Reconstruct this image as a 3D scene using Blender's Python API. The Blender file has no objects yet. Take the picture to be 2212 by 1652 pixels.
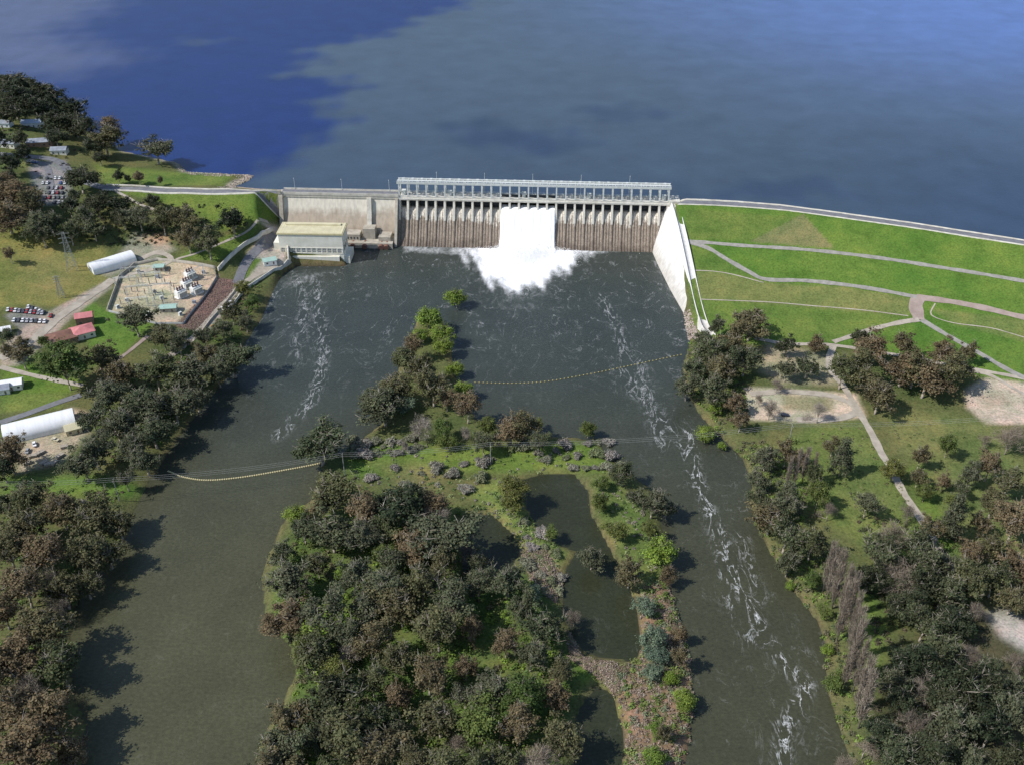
import bpy, math, random
import numpy as np
from mathutils import Vector, Matrix
random.seed(11); rng=np.random.default_rng(11)
scene=bpy.context.scene
COL=scene.collection
# ------------------------------------------------------------ survey geometry
F=2080.0; CX,CY=1106.0,825.0; PIT=math.radians(34); CAMH=320.0
cp,sp=math.cos(PIT),math.sin(PIT)
def ray(u,v):
    a=(u-CX)/F; b=(CY-v)/F
    return np.array([a, cp+sp*b, -sp+cp*b])
def P(u,v,z=0.0):
    d=ray(u,v); t=(z-CAMH)/d[2]
    return np.array([d[0]*t,d[1]*t,z])
def Pn(pts,z=0.0): return np.array([P(a,b,z)[:2] for a,b in pts])
# ------------------------------------------------------------ materials
def nmat(name):
    m=bpy.data.materials.new(name); m.use_nodes=True
    nt=m.node_tree; return m,nt,nt.nodes['Principled BSDF']
def N(nt,t,**k):
    n=nt.nodes.new(t)
    for a,b in k.items(): setattr(n,a,b)
    return n
def mixc(nt,fac,a,b,mode='MIX'):
    n=N(nt,'ShaderNodeMix',data_type='RGBA',blend_type=mode)
    for s,val in ((n.inputs[0],fac),(n.inputs[6],a),(n.inputs[7],b)):
        if hasattr(val,'is_linked') or isinstance(val,bpy.types.NodeSocket): nt.links.new(val,s)
        elif isinstance(val,(int,float)): s.default_value=val
        else: s.default_value=(*val,1)
    return n.outputs[2]
def noise(nt,scale,detail=4,rough=.6,vec=None,dist=0):
    n=N(nt,'ShaderNodeTexNoise'); n.inputs['Scale'].default_value=scale
    n.inputs['Detail'].default_value=detail; n.inputs['Roughness'].default_value=rough
    n.inputs['Distortion'].default_value=dist
    if vec is not None: nt.links.new(vec,n.inputs['Vector'])
    return n.outputs[0]
def ramp(nt,fac,stops,interp='LINEAR'):
    r=N(nt,'ShaderNodeValToRGB'); nt.links.new(fac,r.inputs[0]); cr=r.color_ramp; cr.interpolation=interp
    while len(cr.elements)<len(stops): cr.elements.new(.5)
    for e,(p,c) in zip(cr.elements,stops):
        e.position=p; e.color=(*c,1) if not isinstance(c,(int,float)) else (c,c,c,1)
    return r.outputs[0]
def pos(nt,scale=(1,1,1),obj=False):
    if obj: o=N(nt,'ShaderNodeTexCoord').outputs['Object']
    else: o=N(nt,'ShaderNodeNewGeometry').outputs['Position']
    m=N(nt,'ShaderNodeMapping'); m.inputs['Scale'].default_value=scale
    nt.links.new(o,m.inputs['Vector']); return m.outputs[0]
def bump(nt,bs,h,strength=.3,dist=.3):
    b=N(nt,'ShaderNodeBump'); b.inputs['Strength'].default_value=strength; b.inputs['Distance'].default_value=dist
    nt.links.new(h,b.inputs['Height']); nt.links.new(b.outputs[0],bs.inputs['Normal'])
def simple(name,c1,c2=None,scale=.5,rough=.8,spec=.3,metal=0,sc=(1,1,1),lo=.35,hi=.65):
    m,nt,bs=nmat(name)
    bs.inputs['Roughness'].default_value=rough; bs.inputs['Specular IOR Level'].default_value=spec
    bs.inputs['Metallic'].default_value=metal
    if c2 is None: c2=tuple(x*.75 for x in c1)
    n=noise(nt,scale,5,.65,pos(nt,sc,True))
    nt.links.new(ramp(nt,n,[(lo,c2),(hi,c1)]),bs.inputs['Base Color'])
    return m
def leafmat(name,stops,rough=.75,tr=.3):
    m,nt,bs=nmat(name)
    oi=N(nt,'ShaderNodeObjectInfo'); c=ramp(nt,oi.outputs['Random'],stops)
    at=N(nt,'ShaderNodeAttribute',attribute_name='lc')
    o=mixc(nt,1.0,c,at.outputs['Color'],'MULTIPLY')
    nt.links.new(o,bs.inputs['Base Color']); bs.inputs['Roughness'].default_value=rough
    bs.inputs['Specular IOR Level'].default_value=.25
    if tr:
        tb=N(nt,'ShaderNodeBsdfTranslucent'); nt.links.new(o,tb.inputs['Color']); ms=N(nt,'ShaderNodeMixShader'); ms.inputs[0].default_value=tr
        nt.links.new(bs.outputs[0],ms.inputs[1]); nt.links.new(tb.outputs[0],ms.inputs[2]); nt.links.new(ms.outputs[0],nt.nodes['Material Output'].inputs[0])
    return m
M={}
M['concrete']=simple('concrete',(.46,.42,.35),(.3,.27,.22),.25)
M['pale_concrete']=simple('pale_concrete',(.64,.61,.54),(.44,.41,.35),.2)
M['asphalt']=simple('asphalt',(.2,.2,.21),(.14,.14,.15),.3)
M['lightroad']=simple('light_gravel_road',(.44,.39,.32),(.31,.27,.22),.2)
M['pinkroad']=simple('pink_gravel_road',(.36,.285,.25),(.27,.21,.18),.2)
M['trackmat']=simple('track',(.33,.31,.28),(.22,.21,.185),.3)
M['steel']=simple('painted_grey_steel',(.64,.66,.63),(.5,.52,.5),.4,.6,.4)
M['galv']=simple('galvanised_steel',(.34,.35,.34),(.26,.27,.26),.4,.6,.4)
M['darksteel']=simple('dark_gate_steel',(.05,.06,.07),(.03,.035,.04),.5,.5)
M['cream']=simple('cream_render',(.76,.74,.65),(.63,.60,.50),.15)
M['yellowroof']=simple('yellow_roof',(.62,.57,.38),(.52,.47,.31),.2)
M['yellowtrim']=simple('yellow_trim',(.62,.55,.32),None,.3)
M['glass']=simple('window_glass',(.08,.09,.10),(.05,.055,.06),.5,.15,.6)
M['whitepaint']=simple('white_paint',(.8,.8,.78),(.68,.68,.66),.2,.6)
M['whitemetal']=simple('white_corrugated_metal',(.82,.82,.82),(.7,.7,.7),.15,.45,.4,sc=(3,.3,1))
M['pinkroof']=simple('faded_red_roof',(.56,.22,.22),(.42,.15,.15),.3)
M['brownroof']=simple('brown_tile_roof',(.22,.11,.08),(.15,.08,.06),.5)
M['greyroof']=simple('grey_roof',(.3,.33,.38),(.2,.22,.26),.3)
M['blueroof']=simple('pale_blue_roof',(.4,.48,.6),(.3,.36,.45),.3)
M['greenroof']=simple('pale_green_roof',(.35,.5,.44),(.28,.4,.35),.3)
M['brick']=simple('brick_wall',(.3,.2,.14),(.22,.13,.09),.8)
M['wood']=simple('weathered_wood',(.24,.2,.15),(.15,.12,.09),1)
M['bark']=simple('pale_bark',(.46,.41,.35),(.22,.18,.14),.6)
M['rock']=simple('riprap_rock',(.45,.38,.32),(.18,.14,.12),.35)
M['brownrock']=simple('brown_rock',(.22,.14,.12),(.1,.07,.06),.5)
M['rubber']=simple('rubber',(.02,.02,.02),None,1)
M['yellow']=simple('yellow_float',(.42,.38,.14),(.3,.27,.1),1)
M['whitefloat']=simple('pale_yellow_float',(.55,.5,.3),(.4,.34,.18),1)
M['wire']=simple('wire',(.35,.35,.34),None,1)
M['line']=simple('road_paint',(.65,.65,.6),None,1)
m,nt,bs=nmat('car_paint'); oi=N(nt,'ShaderNodeObjectInfo'); nt.links.new(oi.outputs['Color'],bs.inputs['Base Color']); bs.inputs['Roughness'].default_value=.3; M['car']=m
def dammat(name,top,mid,dark,ztop,topw=.86,smooth=False):
    m,nt,bs=nmat(name)
    n1=noise(nt,1,6,.65,pos(nt,(.3,.3,.03),True)); n2=noise(nt,1,4,.6,pos(nt,(1.5,1.5,.05),True)); n3=noise(nt,1,4,.6,pos(nt,(.07,.07,.10),True))
    if smooth: n2=noise(nt,1,3,.5,pos(nt,(.5,.5,.04),True))
    tc=N(nt,'ShaderNodeTexCoord').outputs['Object']; sx=N(nt,'ShaderNodeSeparateXYZ'); nt.links.new(tc,sx.inputs[0])
    mr=N(nt,'ShaderNodeMapRange'); nt.links.new(sx.outputs[2],mr.inputs[0]); mr.inputs[1].default_value=0; mr.inputs[2].default_value=ztop
    ad=N(nt,'ShaderNodeMath',operation='MULTIPLY_ADD'); nt.links.new(n1,ad.inputs[0]); ad.inputs[1].default_value=.35 if smooth else .9; ad_in=mr.outputs[0]; nt.links.new(ad_in,ad.inputs[2])
    ad2=N(nt,'ShaderNodeMath',operation='MULTIPLY_ADD'); nt.links.new(n3,ad2.inputs[0]); ad2.inputs[1].default_value=.5; nt.links.new(ad.outputs[0],ad2.inputs[2])
    if smooth:
        a3=N(nt,'ShaderNodeMath',operation='ADD'); nt.links.new(ad2.outputs[0],a3.inputs[0]); a3.inputs[1].default_value=.27; ad2=a3
    sc_=N(nt,'ShaderNodeMath',operation='MULTIPLY'); nt.links.new(ad2.outputs[0],sc_.inputs[0]); sc_.inputs[1].default_value=.55
    r=ramp(nt,sc_.outputs[0],[(.38,dark),(.55,mid),(topw-.1,mid),(topw,top)])
    o=mixc(nt,1.0,r,ramp(nt,n2,[(.35,.85 if smooth else .55),(.6,1.04 if smooth else 1.15)]),'MULTIPLY')
    nt.links.new(o,bs.inputs['Base Color']); bs.inputs['Roughness'].default_value=.85
    return m
M['spillface']=dammat('stained_spillway_concrete',(.6,.55,.47),(.25,.2,.155),(.13,.10,.076),24,.84)
M['damface']=dammat('stained_dam_concrete',(.66,.61,.51),(.44,.37,.29),(.25,.20,.15),33,.78,True)
M['whiteconc']=dammat('weathered_white_concrete',(.62,.61,.58),(.60,.58,.55),(.45,.42,.37),33,.8,True)
# ------------------------------------------------------------ mesh helpers
class MB:
    def __init__(s): s.v=[]; s.f=[]
    def add(s,v,f):
        o=len(s.v); s.v+= [tuple(p) for p in v]; s.f+= [tuple(i+o for i in q) for q in f]
    def box(s,x0,x1,y0,y1,z0,z1):
        s.add([(x0,y0,z0),(x1,y0,z0),(x1,y1,z0),(x0,y1,z0),(x0,y0,z1),(x1,y0,z1),(x1,y1,z1),(x0,y1,z1)],
              [(0,3,2,1),(4,5,6,7),(0,1,5,4),(1,2,6,5),(2,3,7,6),(3,0,4,7)])
    def tube(s,p0,p1,r0,r1,n=6):
        p0=Vector(p0);p1=Vector(p1); d=(p1-p0)
        if d.length<1e-5: return
        q=d.to_track_quat('Z','Y'); vs=[]
        for p,r in ((p0,r0),(p1,r1)):
            for i in range(n):
                a=2*math.pi*i/n; vs.append(p+q@Vector((r*math.cos(a),r*math.sin(a),0)))
        fs=[(i,(i+1)%n,n+(i+1)%n,n+i) for i in range(n)]+[tuple(range(n))[::-1],tuple(range(n,2*n))]
        s.add(vs,fs)
    def prism_x(s,prof,x0,x1):
        n=len(prof); vs=[(x0,a,b) for a,b in prof]+[(x1,a,b) for a,b in prof]
        s.add(vs,[(i,(i+1)%n,n+(i+1)%n,n+i) for i in range(n)]+[tuple(range(n))[::-1],tuple(range(n,2*n))])
    def mesh(s,name,mat,smooth=False):
        me=bpy.data.meshes.new(name); me.from_pydata(s.v,[],s.f); me.update()
        if mat: me.materials.append(mat)
        if smooth: me.shade_smooth()
        return me
def link(o,parent=None,kind=None,label=None,cat=None,group=None):
    COL.objects.link(o)
    if parent is not None: o.parent=parent
    if kind: o['kind']=kind
    if label: o['label']=label
    if cat: o['category']=cat
    if group: o['group']=group
    return o
def part(name,mb,mat,parent,smooth=False,**k):
    me=mb.mesh(name,mat,smooth) if isinstance(mb,MB) else mb
    return link(bpy.data.objects.new(name,me),parent,**k)
def thing(name,loc,rot,label,cat,group=None,scale=None):
    e=bpy.data.objects.new(name,None); e.location=loc; e.rotation_euler=(0,0,rot); e.empty_display_size=1
    if scale is not None: e.scale=scale
    return link(e,None,None,label,cat,group)
def npmesh(name,V,Fq,mat,attrs=None,smooth=True):
    me=bpy.data.meshes.new(name); V=np.asarray(V,dtype=np.float32); Fq=np.asarray(Fq,dtype=np.int32)
    k=Fq.shape[1]
    me.vertices.add(len(V)); me.vertices.foreach_set('co',V.ravel())
    me.loops.add(Fq.size); me.loops.foreach_set('vertex_index',Fq.ravel())
    me.polygons.add(len(Fq)); me.polygons.foreach_set('loop_start',np.arange(0,Fq.size,k,dtype=np.int32))
    me.polygons.foreach_set('loop_total',np.full(len(Fq),k,dtype=np.int32))
    me.update(calc_edges=True)
    if mat: me.materials.append(mat)
    for an,arr in (attrs or {}).items():
        if arr.ndim==2:
            a=me.attributes.new(an,'FLOAT_COLOR','POINT'); c=np.ones((len(V),4),dtype=np.float32); c[:,:3]=arr
            a.data.foreach_set('color',c.ravel())
        else:
            a=me.attributes.new(an,'FLOAT','POINT'); a.data.foreach_set('value',arr.astype(np.float32))
    if smooth: me.shade_smooth()
    return me
# ------------------------------------------------------------ distance helpers
def segdist(X,Y,pts,closed=True):
    pts=np.asarray(pts); n=len(pts); best=np.full(X.shape,1e18)
    for i in range(n if closed else n-1):
        a=pts[i]; b=pts[(i+1)%n]; d=b-a; L=d@d+1e-9
        t=np.clip(((X-a[0])*d[0]+(Y-a[1])*d[1])/L,0,1)
        q=(X-a[0]-t*d[0])**2+(Y-a[1]-t*d[1])**2
        best=np.minimum(best,q)
    return np.sqrt(best)
def inside(X,Y,pts):
    pts=np.asarray(pts); n=len(pts); r=np.zeros(X.shape,bool)
    for i in range(n):
        x0,y0=pts[i]; x1,y1=pts[(i+1)%n]
        if y0==y1: continue
        c=((y0>Y)!=(y1>Y))&(X<(x1-x0)*(Y-y0)/(y1-y0)+x0)
        r^=c
    return r
def sdf(X,Y,pts):
    return np.where(inside(X,Y,pts),1,-1)*segdist(X,Y,pts)
def sstep(a,b,x):
    t=np.clip((x-a)/(b-a),0,1); return t*t*(3-2*t)
# ------------------------------------------------------------ dam frame
LAKE=28.0
D0=P(620,418,32); D1=P(1445,436,32)
dv=(D1-D0)[:2]; DL=float(np.hypot(*dv)); DANG=math.atan2(dv[1],dv[0])
ex=dv/DL; ey=np.array([-ex[1],ex[0]])
def DW(s,d): return D0[:2]+ex*s+ey*d
SP0=float((P(860,427,32)[:2]-D0[:2])@ex); SPL=DL-SP0
# ------------------------------------------------------------ terrain control
ctrl=[(1480,447,34),(1600,452,34),(1750,465,34),(1900,486,34),(2050,506,34),(2212,531,34),(2500,575,34),
(1485,522,23),(1700,540,23.5),(1900,560,24),(2212,612,24),(1500,583,16),(1655,604,15),(1820,620,15.5),(1985,660,14),(2212,690,16),
(1515,647,9),(1750,665,9),(1960,690,11),(1520,715,4.5),(1660,735,5),(1790,742,6),(1900,750,6.5),(2110,800,7),(2212,830,8),(2500,850,8),
(1650,800,4),(1850,880,4.5),(2100,880,5),(2212,980,5),(1650,950,3),(1900,1050,4),(2100,1150,4.5),(1800,1250,3),(2000,1400,4),(2212,1500,5),(1950,1650,4),(2600,1500,6),(2500,1100,6),
(900,740,1.5),(850,900,1.5),(1000,980,2),(1250,970,2),(800,1100,2.5),(1100,1080,2),(1300,1150,2),(700,1250,3),(900,1300,3),(1100,1300,2.5),(1400,1300,2),(750,1500,3),(1000,1550,3),(1400,1550,2),(1000,1900,3),
(600,428,34),(500,420,34.5),(400,415,35),(300,410,35.5),(220,405,36),(100,375,38),(0,350,42),(-150,330,46),(60,290,44),(150,320,39),(0,230,42),(-150,200,46),(250,360,33),(400,388,31),(480,392,31),(300,330,31),(-400,250,55),
(580,470,26),(480,460,28),(350,450,29),(200,440,32),(60,450,34),(-100,450,38),(590,510,15),(560,500,18),(480,510,20),(400,540,17),(300,540,17),(200,545,20),(50,540,25),(-100,560,28),
(520,560,11),(450,590,10),(350,600,11),(300,640,11),(250,600,13),(420,690,9),(540,600,5),(480,680,5),(600,560,7),
(230,680,11.5),(120,650,15),(30,650,18),(60,690,15),(170,720,11),(100,760,10),(0,760,12),(300,740,8),(400,750,5),(200,830,6),(60,850,7),(0,920,7),(120,920,6),(100,1020,4),(250,950,4),(-100,1000,6),(100,1200,4),(0,1400,5),(100,1600,4),(-300,1300,8),(-300,800,16)]
CP=np.array([P(*c) for c in ctrl]); 
def tk(r2): return np.where(r2>1e-9,.5*r2*np.log(r2+1e-12),0)
S=100.0
c=CP[:,:2]/S; n=len(c)
K=tk(((c[:,None]-c[None])**2).sum(-1))+np.eye(n)*.02
A=np.zeros((n+3,n+3)); A[:n,:n]=K; A[:n,n]=1; A[:n,n+1:]=c; A[n,:n]=1; A[n+1:,:n]=c.T
wts=np.linalg.solve(A,np.concatenate([CP[:,2],[0,0,0]]))
def tps(X,Y):
    X=np.clip(X,-620,560)/S; Y=np.clip(Y,120,1050)/S; o=wts[n]+wts[n+1]*X+wts[n+2]*Y
    for i in range(n): o=o+wts[i]*tk((X-c[i,0])**2+(Y-c[i,1])**2)
    return o
left_shore=[(640,575),(612,590),(598,610),(585,640),(565,690),(540,725),(515,770),(480,830),(445,870),(400,925),(365,975),(335,1020),(310,1060),(290,1100),(275,1160),(240,1200),(200,1250),(165,1310),(150,1400),(160,1500),(185,1560),(175,1652),(165,2000),(150,2600)]
right_shore=[(1476,662),(1490,740),(1475,790),(1480,840),(1515,900),(1560,945),(1600,985),(1625,1040),(1620,1090),(1640,1150),(1680,1220),(1725,1290),(1765,1340),(1785,1400),(1785,1480),(1810,1560),(1840,1652),(1900,2000),(1950,2600)]
riv=np.vstack([Pn(left_shore),Pn(right_shore)[::-1],[DW(DL-7,-20)],[DW(DL-7,-4)],[DW(SP0-36,-6)],Pn([(752,540),(748,575)])])
island=Pn([(905,685),(955,690),(975,760),(990,850),(1030,905),(1100,935),(1250,945),(1290,955),(1330,1000),(1400,1050),(1430,1090),(1425,1130),(1450,1200),(1445,1260),(1470,1340),(1490,1420),(1500,1500),(1490,1600),(1480,1652),(1470,2600),(600,2600),(560,1652),(560,1600),(600,1540),(640,1450),(625,1390),(575,1340),(565,1250),(590,1170),(615,1120),(670,1080),(690,1030),(700,985),(750,975),(785,945),(835,905),(850,850),(862,790),(880,740)])
ponds=[Pn(p) for p in [[(1125,1035),(1180,1022),(1240,1022),(1270,1060),(1275,1110),(1292,1135),(1325,1200),(1355,1240),(1375,1320),(1385,1400),(1370,1425),(1310,1420),(1270,1410),(1230,1370),(1215,1290),(1215,1245),(1245,1190),(1200,1172),(1160,1135),(1130,1080)],
 [(1000,1120),(1060,1108),(1105,1150),(1125,1185),(1110,1215),(1090,1240),(1050,1268),(1005,1250),(995,1180)],
 [(1250,1530),(1290,1480),(1325,1500),(1345,1580),(1345,1652),(1340,2300),(1230,2300),(1235,1652)]]]
crest=np.array([P(*q,34)[:2] for q in [(1450,436),(1520,438),(1600,442),(1700,450),(1800,463),(1900,477),(2000,491),(2100,507),(2212,524),(2400,556),(2700,610),(3200,700)]])
lake=np.vstack([Pn([(-900,60),(-300,130),(0,195),(100,232),(190,283),(260,325),(330,340),(385,352),(405,371),(470,375),(535,377),(548,380),(538,390),(505,403),(560,408),(612,410)],LAKE),
  [DW(2,3)],[DW(DL+2,3)],crest+np.array([0,15.0]),[[3000,0],[9000,9000],[9000,30000],[-9000,30000],[-9000,1500]]])
def terr(X,Y):
    h=tps(X,Y); h=np.clip(h,1.2,70)
    cd=segdist(X,Y,crest,False); sh=sstep(9,3,cd)*(X>118); h=h*(1-sh)+34*sh
    dr=sdf(X,Y,riv); di=sdf(X,Y,island)
    w=np.where(dr>0,np.where(di>0,-di,np.minimum(dr,-di)),dr)
    for p in ponds: w=np.maximum(w,sdf(X,Y,p))
    k=.35+2.6*sstep(98,112,X)*sstep(530,565,Y)+1.1*sstep(-100,-130,X)*sstep(585,605,Y)
    h=np.where(w>0,-np.minimum(3,w*.4)-.3,np.minimum(h,.25+k*(-w)))
    dl=sdf(X,Y,lake)
    h=np.where(dl>0,np.minimum(h,LAKE-np.minimum(20,dl*.5)-.2),np.where(X>D1[0]-10,np.minimum(h,LAKE+.2+.55*(-dl)),np.where(Y>D0[1]-12,np.minimum(h,LAKE+.4+.3*(-dl)),h)))
    s=(X-D0[0])*ex[0]+(Y-D0[1])*ex[1]; d=(X-D0[0])*ey[0]+(Y-D0[1])*ey[1]
    h=np.where((s>3)&(s<DL+2)&(d>-9)&(d<60),np.minimum(h,6-np.clip(d,0,10)),h)
    h=np.where((s>-40)&(s<60)&(d<-1)&(Y>600),np.minimum(h,9+1.6*np.maximum(0,-5-s)),h)
    return h,w
def geo(a,b,n): return list(a+(b-a)*(np.linspace(0,1,n)[1:]**3))
xs=np.array(sorted([x for x in geo(-560,-9000,22)]+list(np.arange(-560,500,2.0))+geo(500,9000,22)))
ys=np.array(sorted(geo(150,-6000,14)+list(np.arange(150,720,2.0))+list(np.arange(720,1100,5.0))+geo(1100,20000,14)))
GX,GY=np.meshgrid(xs,ys); GH,GWD=terr(GX,GY)
jit=rng.normal(0,.12,GH.shape); GH=np.where((GWD<-3)&(GX>-560)&(GX<500),GH+jit*.4,GH)
def hs(x,y):
    x=np.asarray(x,float); y=np.asarray(y,float)
    i=np.clip(np.searchsorted(xs,x)-1,0,len(xs)-2); j=np.clip(np.searchsorted(ys,y)-1,0,len(ys)-2)
    a=(x-xs[i])/(xs[i+1]-xs[i]); b=(y-ys[j])/(ys[j+1]-ys[j])
    return (GH[j,i]*(1-a)+GH[j,i+1]*a)*(1-b)+(GH[j+1,i]*(1-a)+GH[j+1,i+1]*a)*b
TS=np.arange(230,1700,1.0)
def G(u,v,dz=0.0):
    d=ray(u,v); x=d[0]*TS; y=d[1]*TS; z=CAMH+d[2]*TS
    g=z-(np.maximum(hs(x,y),-.3)+dz); k=np.argmax(g<0)
    if g[k]>=0 or k==0: p=P(u,v,5+dz); return p[0],p[1],float(hs(p[0],p[1])),(p[1]**2+CAMH**2)**.5
    t=TS[k-1]+g[k-1]/(g[k-1]-g[k]); x=d[0]*t;y=d[1]*t
    return x,y,max(float(hs(x,y)),-.6),t
def Gp(pts): return np.array([G(a,b)[:2] for a,b in pts])
# ------------------------------------------------------------ ground cover colours
base=np.zeros(GH.shape+(3,)); base[:]=(.10,.115,.045)
def cover(poly,colr,soft=5,strength=1.0,world=False):
    global base
    pp=poly if world else Gp(poly)
    x0,y0=pp.min(0)-20; x1,y1=pp.max(0)+20
    i0,i1=np.searchsorted(xs,[x0,x1]); j0,j1=np.searchsorted(ys,[y0,y1])
    sl=(slice(max(j0-1,0),j1+1),slice(max(i0-1,0),i1+1))
    m=sstep(-soft/2,soft/2,sdf(GX[sl],GY[sl],pp))*strength
    base[sl]=base[sl]*(1-m[...,None])+np.array(colr)*m[...,None]
BG=(.095,.17,.032); 
cover([(1450,440),(2600,560),(2600,900),(2212,835),(2110,810),(1960,770),(1790,745),(1640,745),(1520,725)],BG,4)
cover([(1480,527),(1530,540),(1655,608),(1985,650),(1965,700),(1780,738),(1500,720)],(.115,.17,.04),4,.8)
cover([(1490,585),(1560,588),(1655,610),(1820,618),(1975,645),(1960,682),(1750,664),(1510,643)],(.15,.175,.06),2.5,.95)
cover([(2010,665),(2212,690),(2300,760),(2060,700)],(.15,.175,.06),4,.8)
cover([(1480,450),(1735,467),(1622,520),(1480,516)],(.12,.17,.042),3,.9)
cover([(1618,522),(1735,462),(1802,536)],(.165,.175,.075),1.5,1)
cover([(2000,480),(2212,520),(2212,560),(2050,530)],(.11,.185,.035),8,.5)
cover([(240,415),(610,425),(608,470),(560,478),(480,500),(440,470),(330,430)],(.11,.165,.035),4)
cover([(200,352),(390,372),(500,380),(480,403),(230,400)],(.13,.18,.045),5)
cover([(-200,480),(120,500),(200,520),(250,560),(245,600),(150,660),(60,660),(-200,690)],(.18,.185,.06),10)
cover([(30,560),(130,540),(190,600),(90,640)],(.23,.21,.09),25,.5)
cover([(560,485),(545,520),(470,565),(380,560),(420,530)],(.10,.16,.035),4)
cover([(290,500),(350,515),(380,540),(290,570),(240,600),(215,590),(260,545)],(.32,.28,.23),6)
cover([(330,500),(380,510),(350,530),(300,520)],(.42,.26,.17),8,.7)
cover([(258,600),(292,572),(340,562),(462,580),(472,600),(405,695),(340,697),(233,670)],(.46,.38,.28),2)
cover([(300,605),(380,595),(395,640),(310,650)],(.58,.50,.38),6,.7)
cover([(330,650),(400,640),(380,690),(320,690)],(.32,.28,.23),6,.7)
cover([(470,600),(520,607),(434,718),(378,704)],(.18,.125,.105),1.5)
cover([(518,602),(535,545),(600,505),(622,520),(618,565),(540,610),(450,715),(432,716)],(.36,.33,.29),3)
cover([(540,555),(565,560),(530,606),(519,604)],(.11,.17,.04),2)
cover([(560,480),(620,470),(745,490),(745,540),(625,530),(600,505)],(.4,.38,.34),4)
cover([(180,640),(235,672),(330,700),(270,760),(200,790),(190,740)],(.10,.175,.035),5)
cover([(0,775),(100,790),(180,820),(150,850),(0,850)],(.11,.175,.035),6)
cover([(0,850),(140,850),(130,880),(0,890)],(.13,.18,.045),5)
cover([(10,680),(70,660),(120,680),(90,720),(40,710)],(.24,.23,.22),3)
cover([(0,750),(60,700),(130,660),(240,600),(240,622),(150,690),(100,740),(40,790),(0,790)],(.35,.3,.25),4)
cover([(60,935),(150,880),(190,890),(190,935),(130,1000),(40,1020),(30,960)],(.40,.33,.25),6)
cover([(0,1030),(200,1025),(330,1060),(300,1080),(0,1070)],(.11,.18,.04),8)
cover([(60,350),(140,345),(160,440),(80,445)],(.22,.22,.22),5)
cover([(0,330),(60,340),(70,360),(0,360)],(.14,.17,.06),5)
cover([(1600,835),(1700,838),(1850,850),(1870,900),(1760,912),(1615,905)],(.45,.4,.31),4)
cover([(1655,740),(1790,765),(1810,830),(1690,830),(1640,800)],(.35,.31,.22),10,.85)
cover([(1690,850),(1800,858),(1800,888),(1690,884)],(.22,.2,.11),6,.8)
cover([(2085,840),(2130,815),(2300,840),(2300,915),(2130,915),(2090,880)],(.44,.38,.31),5)
cover([(2110,850),(2160,845),(2190,870),(2130,880)],(.33,.27,.21),6,.7)
cover([(1750,920),(1860,910),(2000,1120),(2100,1200),(1950,1230),(1780,1120),(1620,1000)],(.115,.16,.045),14,.9)
cover([(1780,960),(1860,960),(1930,1080),(1850,1130)],(.17,.18,.07),20,.5)
cover([(1900,880),(2100,900),(2212,950),(2212,1180),(2080,1190),(1960,1000)],(.145,.165,.06),14,.9)
cover([(1960,1010),(1990,1000),(2070,1180),(2020,1200)],(.12,.175,.04),8)
cover([(1850,1250),(1900,1300),(1930,1430),(1890,1500),(1850,1380)],(.11,.165,.04),10)
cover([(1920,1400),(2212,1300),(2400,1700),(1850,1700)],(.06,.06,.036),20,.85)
cover([(2130,1325),(2175,1315),(2212,1340),(2300,1400),(2212,1405),(2165,1375)],(.42,.41,.38),7,.85)
cover([(750,960),(1000,965),(1320,960),(1330,1020),(1130,1020),(1000,1020),(760,1030)],(.13,.19,.04),10,.9)
cover([(800,1000),(900,1000),(980,1020),(860,1040)],(.19,.17,.08),16,.7)
cover([(1000,1060),(1120,1020),(1140,1080),(1200,1170),(1240,1200),(1180,1280),(1130,1200),(1050,1100)],(.13,.18,.05),6)
cover([(1120,1190),(1180,1180),(1215,1250),(1210,1290),(1160,1270)],(.3,.22,.17),6)
cover([(1280,1030),(1340,1040),(1420,1160),(1440,1250),(1420,1300),(1370,1280),(1330,1180),(1290,1110)],(.11,.15,.045),8)
cover([(1390,1260),(1450,1260),(1495,1400),(1500,1652),(1480,2300),(1350,2300),(1345,1540),(1300,1450),(1380,1430)],(.21,.15,.1),6)
cover([(1230,1430),(1320,1440),(1345,1560),(1300,1470),(1255,1480)],(.13,.19,.04),5,.9)
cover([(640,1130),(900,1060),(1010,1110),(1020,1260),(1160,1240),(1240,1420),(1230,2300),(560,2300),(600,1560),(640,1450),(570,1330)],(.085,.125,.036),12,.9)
edge=np.exp(-((GWD+1.5)/1.8)**2); base=base*(1-.45*edge[...,None])+np.array((.15,.12,.07))*.45*edge[...,None]
under=(GWD>0); base[under]=(.05,.045,.03)
dl=sdf(GX,GY,lake); em=np.exp(-((dl+4)/4.5)**2)*(GX>D1[0]); em2=np.exp(-((dl+2.5)/2.5)**2)*(GX<=D1[0])*(GX>-330)
em=np.clip(em+em2,0,1)[...,None]; base=base*(1-em)+np.array((.45,.4,.33))*em
m,nt,bs=nmat('ground_cover')
at=N(nt,'ShaderNodeAttribute',attribute_name='gc')
n1=noise(nt,.06,8,.72,pos(nt)); n2=noise(nt,.8,5,.7,pos(nt)); n3=noise(nt,.018,5,.65,pos(nt))
o=mixc(nt,1.0,at.outputs['Color'],ramp(nt,n1,[(.33,(.66,.74,.66)),(.5,(1,1,1)),(.66,(1.3,1.13,1.13))]),'MULTIPLY')
o=mixc(nt,1.0,o,ramp(nt,n2,[(.3,.55),(.5,1.0),(.7,1.32)]),'MULTIPLY')
o=mixc(nt,1.0,o,ramp(nt,n3,[(.38,(.8,.9,.8)),(.62,(1.22,1.07,1.07))]),'MULTIPLY')
nt.links.new(o,bs.inputs['Base Color']); bs.inputs['Roughness'].default_value=.95; bs.inputs['Specular IOR Level'].default_value=.1
bump(nt,bs,n2,.5,.6)
ny,nx=GH.shape; idx=np.arange(ny*nx).reshape(ny,nx)
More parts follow.
